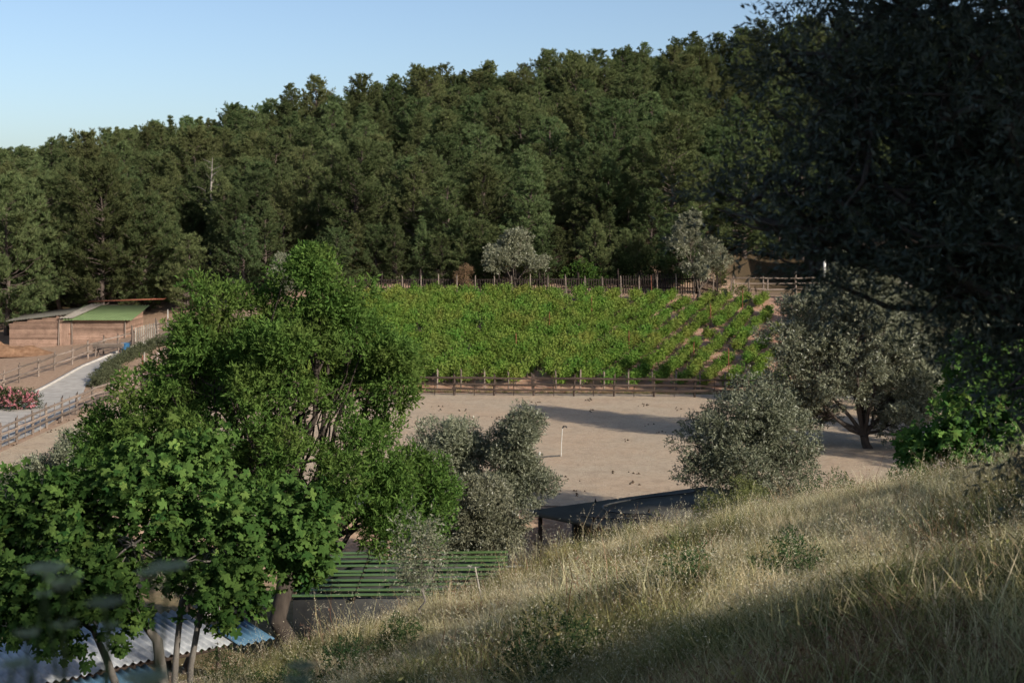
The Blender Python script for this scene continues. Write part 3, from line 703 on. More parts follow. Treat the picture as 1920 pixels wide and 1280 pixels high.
mb = MB(); mb.box((-5.45 + 3, 38.1 - 38, .95), (.18, 3.7, 1.95)); mb.box((-.35 + 3, 38.1 - 38, .95), (.18, 3.7, 1.95)); link('side_wall', mb.mesh('side_wall', M['darkwall']), o)
mb = MB(); mb.box((-2.9 + 3, 40.1 - 38, .95), (5.3, .18, 1.95)); link('rear_wall', mb.mesh('rear_wall', M['darkwall']), o)
# silver and blue corrugated roof, lower left
r_ = np.array((.62, -.78, 0)); q_ = np.array((-.78, -.62, 0)); c0 = np.array((-7.95, 34.1, .62))
o = thing('sheet_roofed_pen', 'low pen with silver and blue corrugated roof under the fig tree', 'pen', (-9, 32, -1.5))
corr('roof_sheet', c0, r_ * 2.7 + (0, 0, -.18), q_ * .95, .18, .03, 'silver', o)
corr('roof_sheet', c0 + r_ * 1.5 + (0, 0, -.06), r_ * 1.5 + (0, 0, -.1), -q_ * .9, .18, .028, 'bluesheet', o)['label'] = 'blue sheet at the right corner'
corr('roof_sheet', c0 + q_ * .9 + (0, 0, .015), r_ * 2.7 + (0, 0, -.18), q_ * 2.3, .18, .03, 'silver', o)
corr('roof_sheet', c0 + q_ * 3.15, r_ * 2.75 + (0, 0, -.18), q_ * 2.6, .18, .03, 'silver', o)
corr('roof_sheet', c0 + q_ * 5.7 + (0, 0, .015), r_ * 2.7 + (0, 0, -.18), q_ * 2.6, .18, .03, 'silver', o)
corr('roof_sheet', c0 + q_ * 2.0 + r_ * 2.3 + (0, 0, -.28), r_ * 1.0 + (0, 0, -.1), q_ * 3.2, .18, .028, 'bluesheet', o)['label'] = 'blue sheet strip along the low edge'
for t in np.linspace(.3, 8, 5):
    for s in (.15, 2.5):
        q = c0 + q_ * t + r_ * s; post(o, (q[0], q[1], -1.5), 1.95 - .07 * s, .06, 'darkwood')
for s in (.15, 2.5):
    a = c0 + r_ * s + (0, 0, -.1 - .07 * s); rail(o, a, a + q_ * 8.2, .08, .1, 'darkwood', 'beam')
for z in (.4, .8, 1.2):
    a = c0 + r_ * 2.5; rail(o, (a[0], a[1], -1.5 + z), (a + q_ * 8.2)[:2].tolist() + [-1.5 + z], .04, .16, 'fencewood', 'board')
mb = MB(); a = c0 + r_ * .9 + q_ * -.35 + (0, 0, .1); mb.box(a, (1.5, .5, .04), math.atan2(q_[1], q_[0]) + 1.4)
tag(link('loose_board', mb.mesh('loose_board', M['postgrey'])), 'grey board lying on the joint of silver and blue sheets', 'board')
# dark flat roofed shelter with a hose on the roof
zr = 1.0; A_ = np.array((.52, 43.6, zr)); Bv = np.array((1.96, -1.8, 0)) * 1.75; Dv = np.array((6.0, 3.7, .0))
o = thing('flat_roofed_shelter', 'open shelter with dark flat roof between the olives and the grass slope', 'shelter', (4, 44, -1.4)); org = np.array(o.location)
v = []
for s, zz in ((0, 0), (1, -.14)): v += [A_ + (0, 0, zz), A_ + Bv + (0, 0, zz - .04), A_ + Bv + Dv + (0, 0, zz), A_ + Dv + (0, 0, zz + .04)]
link('roof', mesh_np('roof', np.array(v) - org, np.array([[0, 1, 2, 3], [7, 6, 5, 4], [0, 4, 5, 1], [1, 5, 6, 2], [2, 6, 7, 3], [3, 7, 4, 0]]), M['membrane']), o)
for s in (.04, .5, .96):
    for t in (.03, .33, .66, .97): q = A_ + Bv * s + Dv * t; post(o, (q[0], q[1], -1.4), 2.28, .07, 'darkwood', sink=.2)
for z in (.45, .95, 1.45):
    rail(o, A_ + Bv * .04 + (0, 0, z - 2.4), A_ + Bv * .96 + (0, 0, z - 2.4), .04, .16, 'fencewood', 'board')
q0, q1 = A_ + Dv * .2 + Bv * .05, A_ + Dv * .97 + Bv * .05; mb = MB(); c = (q0 + q1) / 2 - org; d = q1 - q0; mb.box((c[0], c[1], 1.1), (np.linalg.norm(d), .14, 2.15), math.atan2(d[1], d[0])); link('rear_wall', mb.mesh('rear_wall', M['darkwall']), o)
pts = [A_ + Dv * s + Bv * t + (0, 0, .07) for s, t in ((.96, .1), (.75, .16), (.55, .12), (.38, .15), (.26, .2), (.19, .34), (.20, .5), (.27, .58), (.22, .72), (.1, .62), (.03, .4))]
pts = np.array(pts); tt = np.linspace(0, len(pts) - 1, 70); pp = np.stack([np.interp(tt, range(len(pts)), pts[:, i]) for i in range(3)], 1)
for _ in range(4): pp[1:-1] = (pp[:-2] + pp[1:-1] * 2 + pp[2:]) / 4
mb = MB(); mb.tube(pp, .028, 6); tag(link('hose', mb.mesh('hose', M['hose'], True)), 'dark hose lying in a loop on the flat shelter roof', 'hose')
# standpipe in the paddock
q = G(1052, 857); o = thing('standpipe', 'thin pale standpipe with tap rising from the sand paddock', 'standpipe', q)
mb = MB(); mb.tube([(0, 0, -.1), (.02, 0, .6), (.06, 0, 1.22)], .015, 8); link('pipe', mb.mesh('pipe', M['whiteish'], True), o)
mb = MB(); mb.tube([(.06, 0, 1.2), (.1, -.02, 1.27), (.2, -.03, 1.28), (.24, -.03, 1.22)], [.03, .04, .035, .025], 7); link('tap', mb.mesh('tap', M['hose'], True), o)
mb = MB(); mb.tube([(-.9, .1, 0), (-.9, .1, .12), (-.88, .1, .2)], [.05, .05, .03], 7); link('valve', mb.mesh('valve', M['whiteish'], True), o)
a = np.array([(q[0] - .05, q[1], .06), (q[0] - .8, q[1] - .3, .055), (q[0] - 1.6, q[1] - .6, .06), (q[0] - 2.6, q[1] - .55, .055), (q[0] - 3.6, q[1] - .9, .06)]); mb = MB(); mb.tube(a, .03, 6)
tag(link('ground_hose', mb.mesh('ground_hose', M['hose'], True)), 'dark hose lying on the sand left of the standpipe', 'hose')
# droppings on the sand
mb = MB(); rd = np.random.default_rng(12)
spots = [(1205, 762), (1217, 760), (1270, 768), (1100, 752), (1007, 757), (815, 763), (820, 771), (1019, 797), (1225, 798), (1175, 828), (1170, 885), (1190, 890), (1182, 908), (1067, 900), (1250, 812), (1268, 811), (95, 810), (120, 790), (124, 807), (30, 835), (930, 785), (1110, 772), (1045, 918), (1090, 925), (870, 770)]
for px, py in spots:
    c = G(px, py, 49)
    for _ in range(rd.integers(3, 7)):
        q = c + np.array((rd.normal() * .2, rd.normal() * .3, .03)); s = rd.uniform(.025, .065); mb.tube([q - (s, 0, .02), q + (0, 0, .03), q + (s, rd.normal() * .03, 0)], [.25 * s, .75 * s, .2 * s], 6)
stuff(link('droppings', mb.mesh('droppings', M['dung'], True)), 'dark droppings scattered over the sand paddock', 'droppings')
# pebbles and stones on the bank
mb = MB()
for i in range(110):
    x = rd.uniform(-23, -19.5) if i < 130 else rd.uniform(13, 22); y = rd.uniform(81, 96) if i < 130 else rd.uniform(101, 108); s = rd.uniform(.03, .09); q = np.array((x, y, T(x, y) + .3 * s))
    mb.tube([q - (s, 0, 0), q - (s * .4, 0, -.2 * s), q + (s * .5, 0, .1 * s), q + (s, 0, 0)], [.3 * s, .8 * s, .7 * s, .2 * s], 5)
stuff(link('stones', mb.mesh('stones', M['stone'])), 'pale stones strewn over the earth banks', 'stones')
# house half hidden behind the dark olive
o = thing('porch_house', 'dark low house with white porch posts glimpsed behind the dark olive', 'house', (31, 117, T(31, 116))); hz = T(31, 116)
mb = MB(); mb.box((0, 2.5, 1.7), (12, 4.5, 3.4)); link('wall', mb.mesh('wall', M['darkwall']), o)
mb = MB(); mb.add([(-6.6, -2.6, 3.0), (6.6, -2.6, 3.0), (6.6, 5.2, 3.9), (-6.6, 5.2, 3.9), (-6.6, -2.6, 3.16), (6.6, -2.6, 3.16), (6.6, 5.2, 4.06), (-6.6, 5.2, 4.06)], [[3, 2, 1, 0], [4, 5, 6, 7], [0, 1, 5, 4], [1, 2, 6, 5], [2, 3, 7, 6], [3, 0, 4, 7]]); link('roof', mb.mesh('roof', M['darkwood']), o)
for x in (-5.8, -3.2, -1.4, 2.6, 5.8): mb = MB(); mb.box((x, -2.3, 1.5), (.2, .2, 3.05)); link('porch_post', mb.mesh('porch_post', M['white']), o)
for x in (-4.2, -.1, 4.2):
    mb = MB(); mb.box((x, .22, 1.3), (1.3, .06, 2.2)); w = link('window', mb.mesh('window', M['glass']), o)
    mb = MB(); mb.box((x, .17, 2.45), (1.5, .1, .1)); mb.box((x - .7, .17, 1.3), (.1, .1, 2.2)); mb.box((x + .7, .17, 1.3), (.1, .1, 2.2)); link('frame', mb.mesh('frame', M['whiteish']), w)
mb = MB(); mb.box((0, -2.3, .12), (12.4, 1.4, .4)); link('porch_floor', mb.mesh('porch_floor', M['concrete']), o)
o = thing('tile_roofed_hut', 'small hut with clay tiled roof half hidden behind the dark olive', 'hut', (29.5, 88, T(29.5, 88)))
mb = MB(); mb.box((0, 0, 1.2), (3.4, 3, 2.4)); link('wall', mb.mesh('wall', M['stone']), o)
corr('roof', (27.5, 86.2, T(29.5, 88) + 2.4), (0, 3.8, .7), (4, 0, 0), .25, .05, 'tile', o)

# ------------------------------------------------------------------ trees and bushes
def lob(px, py, d, rx, rz, ry=None):      # a crown lobe given by where it stands in the photograph, with its real depth
    return (W(px, py, d), (rx, ry or rx, rz))
# the tall almond tree, left of centre
d = 33.5; b = np.array((-5.2, 33.4, T(-5.2, 33.4)))
build_tree('almond_tree', 'tall bright green almond tree with ragged top left of the vineyard', 'almond tree', b,
    [lob(578, 560, d, .85, .85), lob(410, 585, d - .3, .75, .85), lob(500, 640, d, 1.3, 1.0), lob(650, 590, d + .3, .9, .8), lob(690, 690, d + .2, 1.15, 1.2),
     lob(560, 720, d - 1.2, 1.5, 1.3, 1.2), lob(420, 730, d - .2, 1.15, 1.1), lob(300, 800, d, 1.1, .95), lob(230, 850, d + .4, .75, .7), lob(430, 860, d - .8, 1.4, 1.1), lob(600, 860, d - 1.3, 1.5, 1.2),
     lob(720, 860, d - .2, 1.2, 1.1), lob(760, 960, d + .2, 1.0, .8), lob(690, 965, d - .8, 1.2, .75), lob(450, 950, d + .6, 1.2, .7), lob(560, 730, d + 1.5, 1.6, 1.5), lob(745, 700, d, .6, .6), lob(580, 515, d, .35, .45), lob(355, 690, d - .2, .85, .85), lob(295, 765, d - .3, .8, .65), lob(335, 865, d - .5, 1.0, .7), lob(205, 810, d + .2, .5, .45), lob(250, 900, d + .3, .7, .5), lob(800, 915, d + .1, .4, .5), lob(400, 655, d - .5, .7, .6)],
    W(540, 1060, 33.4), M['almond'], M['bark'], 150000, .135, .042, .23, 41, k=1.15, rs=.44, per=9, twigs=200, up=.5, spray=.18)

# the fig trees: big lobed leaves, the nearest ones leaf by leaf
def fig_leaf(seed):
    rg = np.random.default_rng(seed); v = [(0, .12, .02)]; n = 27; lobes = [(0, 1.0), (1.05, .92), (-1.05, .92), (2.05, .62), (-2.05, .62)]
    for i in range(n):
        th = math.radians(-155 + 310 * i / (n - 1)); r = .42 + max(l * .54 * math.exp(-((th - c) / .40) ** 4) for c, l in lobes) * rg.uniform(.95, 1.05)
        v.append((math.sin(th) * r * .6, .12 + math.cos(th) * r * .72, -.34 * (math.sin(th) * r) ** 2 - .16 * max(0, math.cos(th) * r) ** 2 + rg.normal() * .02))
    v = np.array(v); f = [[0, i, i + 1] for i in range(1, n)]
    return v - np.array((0, -.08, 0)), np.array(f)
def fig_tree(name, label, base, lobes, fork, n, nparts, size, seed, stems=(), r0=.13, rs=.45):
    rng = np.random.default_rng(seed); base = np.asarray(base, float); lob_ = [(np.asarray(c) - base, r) for c, r in lobes]
    C, R, O, _ = clumps(lob_, rng, 1.35, rs)
    per = 7; ns = n // per; ci = rng.choice(len(C), ns, p=R ** 2 / (R ** 2).sum()); dd = rdir(ns, rng)
    P = C[ci] + dd * (R[ci] * rng.uniform(.2, 1, ns) ** .5)[:, None]; A = unit(dd * .5 + O[ci] * .8 + np.array((0, 0, .55)))
    P2 = (P[:, None] + A[:, None] * rng.uniform(-.05, .3, (ns, per, 1))).reshape(-1, 3); A2 = np.repeat(A, per, 0)
    D = unit(rdir(len(P2), rng) * 1.0 + A2 * .45); nrm = unit(A2 * .7 + np.array((0, 0, .7)) + rdir(len(P2), rng) * .45)
    X = unit(np.cross(D, nrm)); nrm = np.cross(X, D); S = size * rng.uniform(.45, 1.3, len(P2))
    P2 = P2 + D * .06
    cd = np.array(cam.location) - base; front = (P2 @ unit(cd)) + P2[:, 2] * .5; order = np.argsort(-front - rng.uniform(0, .5, len(P2)))
    lv, lf = fig_leaf(seed); o = thing(name, label, 'fig tree', base); k = len(lv)
    sel = order[nparts:]
    v = P2[sel][:, None] + S[sel][:, None, None] * (lv[None, :, 0:1] * X[sel][:, None] + lv[None, :, 1:2] * D[sel][:, None] + lv[None, :, 2:3] * nrm[sel][:, None])
    f = (np.arange(len(sel))[:, None, None] * k + lf[None]).reshape(-1, 3)
    cr = link('crown', mesh_np('crown', v.reshape(-1, 3), f, M['fig'], np.repeat(np.clip(np.repeat(rng.beta(1, 2.2, ns), per)[sel] * .8 + rng.uniform(0, .25, len(sel)), 0, 1), k)), o); cr['kind'] = 'stuff'
    shapes = [mesh_np('leaf', fig_leaf(seed + j)[0], lf, M['fig'], np.full(k, .15 + .22 * j)) for j in range(4)]
    for i in order[:nparts]:
        l = link('leaf', shapes[int(rng.integers(4))], o, P2[i], Matrix((X[i], D[i], nrm[i])).transposed().to_euler(), (S[i],) * 3)
    mb = MB(); fk = np.asarray(fork) - base
    if stems:
        for a, m_, e, ra in stems:
            a, m_, e = (np.asarray(q) - base for q in (a, m_, e)); p = np.array([a + (0, 0, -.3), a * .5 + m_ * .5 + rng.normal(size=3) * .06, m_, m_ * .5 + e * .5 + rng.normal(size=3) * .08, e]); mb.tube(p, [ra * 1.25, ra, ra * .9, ra * .7, ra * .45], 8)
            near = sorted(lob_, key=lambda q: np.linalg.norm(q[0] - e))[:4]
            for c, r in near: limb(mb, e, c, ra * .45, ra * .15, rng, 5, .08)
    else:
        mb.tube([(0, 0, -.3), fk * .5, fk], [r0 * 1.3, r0, r0 * .9], 8)
        for c, r in lob_: limb(mb, fk, c, r0 * .6, r0 * .2, rng, 6, .08)
    for c, r in lob_:
        for i in rng.permutation([j for j in range(len(C)) if np.all(np.abs(C[j] - c) < np.asarray(r) * 1.1)])[:7]: limb(mb, c, C[i], r0 * .2, r0 * .07, rng, 4, .1, 4)
    link('trunk', mb.mesh('trunk', M['palebark'], True), o); return o
d = 24.5; fb = TD(312, 24.3)
fig_tree('fig_tree', 'wide fig tree with big lobed leaves and pale stems at lower left', fb,
    [lob(300, 931, d, .85, .62), lob(180, 976, d - .3, .75, .6), lob(420, 976, d, .85, .65), lob(530, 1011, d + .2, .72, .72), lob(60, 986, d, .7, .6), lob(10, 1050, d - .5, .75, .65),
     lob(250, 1020, d - .7, .9, .6), lob(400, 1050, d - .3, .8, .55), lob(130, 1070, d - .7, .8, .6), lob(220, 1110, d - .9, .55, .55), lob(572, 1035, d + .3, .35, .4), lob(450, 1115, d - .2, .3, .25), lob(160, 1150, d - .5, .7, .5), lob(95, 1160, d - .6, .5, .4), lob(-60, 1010, d, .8, .8), lob(15, 1130, d - .4, .5, .45), lob(330, 886, d + .4, .6, .4)],
    W(320, 1120, 24.4), 13500, 300, .168, 61,
    stems=[(TD(312, 24.3), W(295, 1200, 24.3), W(255, 1110, 24.3), .1), (TD(320, 24.3) + (0, .1, 0), W(340, 1130, 24.6), W(365, 1060, 24.6), .055), (TD(352, 24.6), W(375, 1150, 24.5), W(408, 1090, 24.5), .055), (TD(255, 24.0), W(200, 1235, 24.2), W(130, 1150, 24.2), .07)])
d = 34; fb = TD(1830, 34)
fig_tree('fig_tree', 'bright green fig bush in the sun at the right edge of the slope', fb,
    [lob(1830, 730, d, 1.0, .9), lob(1910, 720, d, 1.1, .9), lob(1780, 800, d - .3, .8, .8), lob(1870, 820, d - .4, 1.0, .7), lob(1950, 800, d, 1.1, 1.1), lob(1760, 850, d, .55, .45)],
    W(1840, 880, d), 4600, 200, .205, 63)

# olives: one build, then copies turned and sized
def olive_src(seed, lobes, nleaf, h_fork, name='olive_tree', label='', base=(0, 0, 0), L=.105, Wd=.034, rs=.42, r0=.15, mat='olive', **kw):
    return build_tree(name, label, 'olive tree', base, lobes, h_fork, M[mat], M['bark'], nleaf, L, Wd, r0, seed, rs=rs, **kw)
d = 61; b = TD(1632, d)
def olive_stems(mb, rng): pass
big = olive_src(71, [lob(1600, 560, d, 1.6, 1.3), lob(1500, 620, d + .4, 1.5, 1.4), lob(1660, 620, d - .3, 1.5, 1.4), lob(1480, 720, d, 1.3, 1.3), lob(1580, 690, d - .8, 1.6, 1.4), lob(1680, 740, d, 1.2, 1.2), lob(1630, 530, d, .9, .9), lob(1700, 680, d + .3, .9, 1.1), lob(1520, 760, d + .6, 1.2, .9), lob(1685, 790, d - .3, .7, .6), lob(1600, 500, d, .5, .5)],
    90000, W(1620, 815, d), label='large silvery olive tree with dark forked trunk right of the paddock', base=b, r0=.2, rs=.5, twigs=170, L=.145, Wd=.05)
d = 44; b = TD(1405, 46)
rnd = olive_src(72, [lob(1400, 780, d, 1.1, 1.0), lob(1340, 830, d - .2, .95, .9), lob(1460, 800, d + .2, 1.0, 1.0), lob(1400, 870, d - .5, 1.2, .9), lob(1480, 870, d, .95, .8), lob(1330, 890, d - .2, .7, .6), lob(1360, 925, d - .3, .8, .5), lob(1450, 925, d - .3, .9, .5), lob(1430, 740, d, .6, .5)],
    62000, W(1405, 930, 45), label='round dense olive bush at the right edge of the sand paddock', base=b, r0=.12, rs=.36, twigs=80, L=.105, Wd=.034, mat='olive2')
d = 46.5
ol3 = olive_src(73, [lob(965, 830, d, .85, .85), lob(940, 890, d, .85, .8), lob(1000, 905, d - .2, .8, .65), lob(975, 790, d, .5, .45), lob(915, 930, d, .7, .5)], 48000, W(960, 960, d), label='dark green olive bush right of the almond tree before the sand', base=TD(960, d), r0=.1, rs=.34, twigs=60, mat='olive2')
d = 47.5
ol4 = olive_src(74, [lob(840, 835, d, 1.0, .8), lob(800, 870, d, .8, .8), lob(880, 860, d, .7, .7), lob(850, 905, d, .9, .6)], 44000, W(845, 930, d), label='grey green olive bush just behind the right side of the almond tree', base=TD(845, d), r0=.1, rs=.34, twigs=60)
d = 41.5
ol5 = olive_src(75, [lob(905, 950, d, .8, .7), lob(950, 970, d, .65, .6), lob(870, 990, d, .7, .6), lob(930, 1010, d - .2, .8, .5), lob(880, 920, d, .4, .45), lob(860, 1035, d, .6, .4)], 46000, W(910, 1030, d), label='grey olive bush above the green corrugated roof', base=TD(910, d), r0=.09, rs=.3, twigs=60, mat='olive')
d = 45
ol6 = olive_src(76, [lob(110, 880, d, .9, .6), lob(60, 905, d, .8, .55), lob(160, 850, d, .7, .6), lob(20, 930, d, .7, .5)], 34000, W(100, 930, d), label='grey olive bush below the sand at the left edge', base=TD(100, d), r0=.09, rs=.32, twigs=50)
d = 107.5
ol7 = olive_src(77, [lob(965, 465, d, 1.3, .95), lob(930, 485, d, 1.1, .8), lob(1000, 490, d, 1.0, .7), lob(970, 445, d, .7, .6)], 20000, TD(965, d) + (0, 0, .6), label='pale grey olive behind the picket fence at mid vineyard', base=TD(965, 108.8), r0=.11, rs=.42, L=.16, Wd=.055, twigs=50)
d = 105.5
ol8 = olive_src(78, [lob(1295, 425, d, 1.15, .95), lob(1280, 455, d, 1.2, 1.0), lob(1330, 475, d, 1.1, .9), lob(1310, 500, d, 1.2, .6), lob(1350, 490, d, .7, .6)], 24000, TD(1310, d) + (0, 0, .7), label='pale silvery olive at the right end of the picket fence', base=TD(1310, d), r0=.12, rs=.42, L=.16, Wd=.055, twigs=50)
for px, dd, sc, lb in ((505, 106, .75, 'small grey olive behind the top of the almond tree'), (1840, 66, .95, 'grey olive in the shade right of the large olive'), (1765, 60, .7, 'low grey olive between the large olive and the fig bush')):
    clone(ol7, TD(px, dd), px * .7, sc * 1.15, lb)
for px, dd, sc, lb in ((350, 36, .8, 'grey olive bush in the gap between the pale fig stems'), (200, 36.5, .8, 'grey olive bush behind the left half of the fig tree'), (470, 41, .8, 'olive bush in the yard under the almond crown'), (70, 37, .9, 'olive bush in the lower left corner behind the fig tree')):
    clone(ol6, TD(px, dd), px, sc, lb)
# a second olive beside the large one, and others further right along the paddock
for x, y, sc, lb in ((18.2, 73.5, .95, 'dark olive behind the left side of the large silvery olive'), (26.5, 60, .9, 'olive standing right of the large silvery olive at the paddock end'), (29, 68, 1.0, 'olive at the far right end of the paddock')):
    clone(big, (x, y, T(x, y)), x, sc, lb)

for x, y, sc, lb in ((24.5, 53.5, .9, 'olive just outside the right edge beside the paddock'), (27, 82, 1.0, 'dark olive between the large olive and the tiled hut'), (33, 96, 1.05, 'olive on the bank below the porch house'), (34.5, 80, 1.0, 'olive right of the tiled hut behind the dark boughs'), (24.5, 94, .7, 'smaller olive on the bank right of the vineyard')):
    clone(big, (x, y, T(x, y)), x * 2.1, sc, lb)
for i, (x, y, h) in enumerate(((38, 102, 9), (43, 112, 10), (20.5, 125, 10), (26, 127, 11), (32, 126, 10), (38, 127, 11), (44, 124, 10))):
    pine(i % 7, (x, y, T(x, y)), i * 2., h / PH[i % 7], 'pine around the porch house behind the dark boughs', 'pines around the porch house')
# small shrubs
def shrub(name, label, base, lobes, mat, n, L, Wd, seed, rs=.16, group=None, bark='bark', r0=.02):
    return build_tree(name, label, 'shrub', base, lobes, (base[0], base[1], base[2] + .12), M[mat], M[bark], n, L, Wd, r0, seed, rs=rs, per=6, twigs=24, group=group, spray=.08)
def sl(px, d, rx, rz, dz=.0): c = TD(px, d); return (c + (0, 0, rz * .7 + dz), (rx, rx, rz))
shrub('light_shrub', 'pale green shrub on the crest before the round olive bush', TD(1385, 35), [sl(1385, 35, .55, .6, .15), sl(1345, 35.4, .45, .5, .1), sl(1420, 35.4, .4, .45, .1)], 'lightshrub', 10000, .05, .016, 81)
for i, (px, d, s, lb) in enumerate([(1482, 17.5, .34, 'dark green shrub standing up from the sunlit grass at right'), (640, 20.5, .38, 'dark green shrub at the shade edge in the lower middle grass'), (430, 22.5, .42, 'dark shrub beside the foot of the fig tree'), (1040, 14.6, .45, 'dark shrub in the shaded grass below the slope middle'), (1290, 17.2, .3, 'small dark shrub at the shade edge of the slope'), (745, 22.5, .34, 'dark low shrub left of the olive sapling stem'), (540, 19.5, .34, 'dark leafy shrub at the bottom left of the grass')]):
    b = TD(px, d); shrub('slope_shrub', lb, b, [(b + (0, 0, s * 1.0), (s, s, s * 1.1)), (b + (s * .7, 0, s * .5), (s * .7, s * .7, s * .6)), (b + (-s * .7, .1, s * .5), (s * .6, s * .6, s * .6))], 'shrub', 3600, .05, .016, 90 + i, rs=.13)
for i, (px, d, s_, lb) in enumerate(((1570, 32, .5, 'low green shrub on the crest below the left side of the large olive'), (1705, 29, .45, 'low green shrub on the crest between the large olive and the fig bush'), (1225, 36, .42, 'weedy shrub at the right end of the flat shelter roof'))):
    b = TD(px, d); shrub('crest_shrub', lb, b, [(b + (0, 0, s_ * .8), (s_, s_, s_ * .9)), (b + (s_, 0, s_ * .5), (s_ * .8, s_ * .8, s_ * .6)), (b + (-s_, .1, s_ * .5), (s_ * .7, s_ * .7, s_ * .6))], 'lightshrub' if i == 2 else 'shrub', 5200, .055, .018, 150 + i, rs=.18)
b = TD(870, 107); shrub('dry_shrub', 'dry reddish shrub at the picket fence left of the grey olive', b, [(b + (0, 0, 1.2), (.6, .6, 1.3))], 'dry', 2600, .3, .018, 83, rs=.3)
b = TD(1090, 109.4); shrub('green_bush', 'round green bush behind the picket fence right of the grey olive', b, [(b + (0, 0, 1.2), (1.3, 1.1, 1.1)), (b + (1, 0, .8), (.9, .9, .8))], 'almond', 5000, .17, .07, 84, rs=.4, r0=.05)
b = TD(1205, 109.6); shrub('green_bush', 'broad dull green bush left of the silvery olive at the fence', b, [(b + (0, 0, 1.3), (1.6, 1.1, 1.3)), (b + (-1.3, 0, .9), (1.2, .9, .9))], 'shrub', 6000, .17, .07, 85, rs=.4, r0=.05)
for i, (px, d, lb) in enumerate(((1385, 107, 'low scrubby bush on the red bank by the rail fence'), (1345, 105, 'small scrubby bush at the foot of the silvery olive'), (690, 107.6, 'pale tufted shrub at the left end of the picket fence'))):
    b = TD(px, d); shrub('bank_shrub', lb, b, [(b + (0, 0, .5), (.7, .6, .5))], 'lightshrub', 1500, .12, .04, 86 + i, rs=.25)
# low hedge along the path
e = offset(-1, .75)[3:8]; s = np.concatenate(([0], np.cumsum(np.linalg.norm(np.diff(e, axis=0), axis=1)))); tt = np.linspace(0, s[-1], 24); hp = np.stack([np.interp(tt, s, e[:, 0]), np.interp(tt, s, e[:, 1])], 1)
b = np.array((hp[0][0], hp[0][1], T(*hp[0])))
o = thing('lavender_hedge', 'low grey green hedge following the right edge of the path', 'hedge', b); rgh = np.random.default_rng(97)
(v, f, t), C = leafy([(np.array((x, y, T(x, y) + .22)) - b, (.6, .55, .34)) for x, y in hp], rgh, 56000, .09, .035, 2.6, .2, 6, .35, .08)
link('foliage', mesh_np('foliage', v, f, M['hedge'], t), o); mb = MB()
for x, y in hp:
    for _ in range(3): g = np.array((x, y, T(x, y) - .05)) - b; limb(mb, g, g + (rgh.normal() * .25, rgh.normal() * .25, .4), .02, .006, rgh, 4, .08, 4)
link('stems', mb.mesh('stems', M['bark'], True), o)
b = G(2, 768); lo = [(b + (-.9 + i * .75, .3 * (i % 2) - i * .12, .5), (.5, .5, .45)) for i in range(4)]
o = build_tree('oleander', 'pink flowering oleander bush beside the path at left edge', 'shrub', b, lo, b + (0, 0, .2), M['shrub'], M['bark'], 7000, .13, .03, .03, 98, rs=.25, per=6, twigs=20)
(v, f, t), _ = leafy([(np.asarray(c) - b + (0, -.08, .1), np.asarray(r) * 1.05) for c, r in lo], np.random.default_rng(99), 5200, .085, .075, 3, .16, 10, .2, .06); link('flowers', mesh_np('flowers', v, f, M['pink'], t), o)
# olive sapling on the slope
d = 25; b = TD(790, d)
build_tree('olive_sapling', 'thin olive sapling growing in the grass before the green roof', 'sapling', b, [lob(790, 1010, d, .42, .45), lob(770, 1060, d, .4, .35), lob(820, 1060, d, .35, .3), lob(800, 1090, d, .3, .2)], W(793, 1110, d), M['olive'], M['palebark'], 4200, .07, .02, .022, 111, rs=.17, per=7, twigs=40)
b = TD(905, 26); mb = MB(); mb.tube([(0, 0, -.1), (-.05, 0, .3), (-.14, 0, .75)], [.02, .018, .015], 6); tag(link('wooden_stake', mb.mesh('wooden_stake', M['postgrey'], True), None, b), 'short leaning wooden stake in the grass right of the sapling', 'stake')
b = TD(985, 35.0); mb = MB(); mb.tube([(-.5, 0, .45), (0, 0, .47), (.55, .1, .46)], .03, 6); tag(link('pale_rail', mb.mesh('pale_rail', M['whiteish'], True), None, b), 'pale rail end poking out of the grass by the green roof', 'rail')

# the dark olive overhead at right, and its neighbours outside the frame that shade the slope
lo = []
for px, py, d, r in ((1830, 80, 7.2, .75), (1680, 60, 7.4, .5), (1560, 110, 7.4, .32), (1520, 250, 7.4, .38), (1640, 220, 7.2, .55), (1760, 230, 7.0, .6), (1900, 260, 6.8, .7), (1440, 330, 7.5, .35), (1560, 370, 7.2, .5), (1700, 390, 7.0, .6), (1840, 430, 6.8, .6), (1420, 410, 7.4, .25), (1530, 470, 7.2, .2), (1780, 500, 6.8, .35), (1890, 560, 6.6, .4), (1940, 700, 6.4, .3), (1950, 830, 6.3, .22), (1990, 100, 7, .9), (2050, 400, 6.8, .9), (2100, 700, 6.6, .6), (1780, -150, 7.4, .8), (2000, -150, 7, .9), (2250, 200, 7.2, 1.0), (1600, -60, 7.6, .4), (1790, 560, 6.9, .16), (1480, 120, 7.5, .14)):
    lo.append(lob(px, py, d, r, r * .9))
b = np.array((3.9, 7.6, T(3.9, 7.6)))
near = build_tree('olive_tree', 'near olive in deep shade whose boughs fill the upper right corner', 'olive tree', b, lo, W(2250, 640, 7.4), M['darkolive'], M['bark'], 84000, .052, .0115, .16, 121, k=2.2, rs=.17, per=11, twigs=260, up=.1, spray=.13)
lo = [(np.array((10.2, 3.6, T(10.2, 3.6))) + c, r) for c, r in (((0, 0, 3.0), (1.8, 1.8, 1.2)), ((1.2, .8, 4.0), (1.3, 1.3, 1.0)), ((-1.3, .5, 3.6), (1.2, 1.2, 1.0)), ((.3, -1, 4.8), (1.1, 1.1, .8)))]
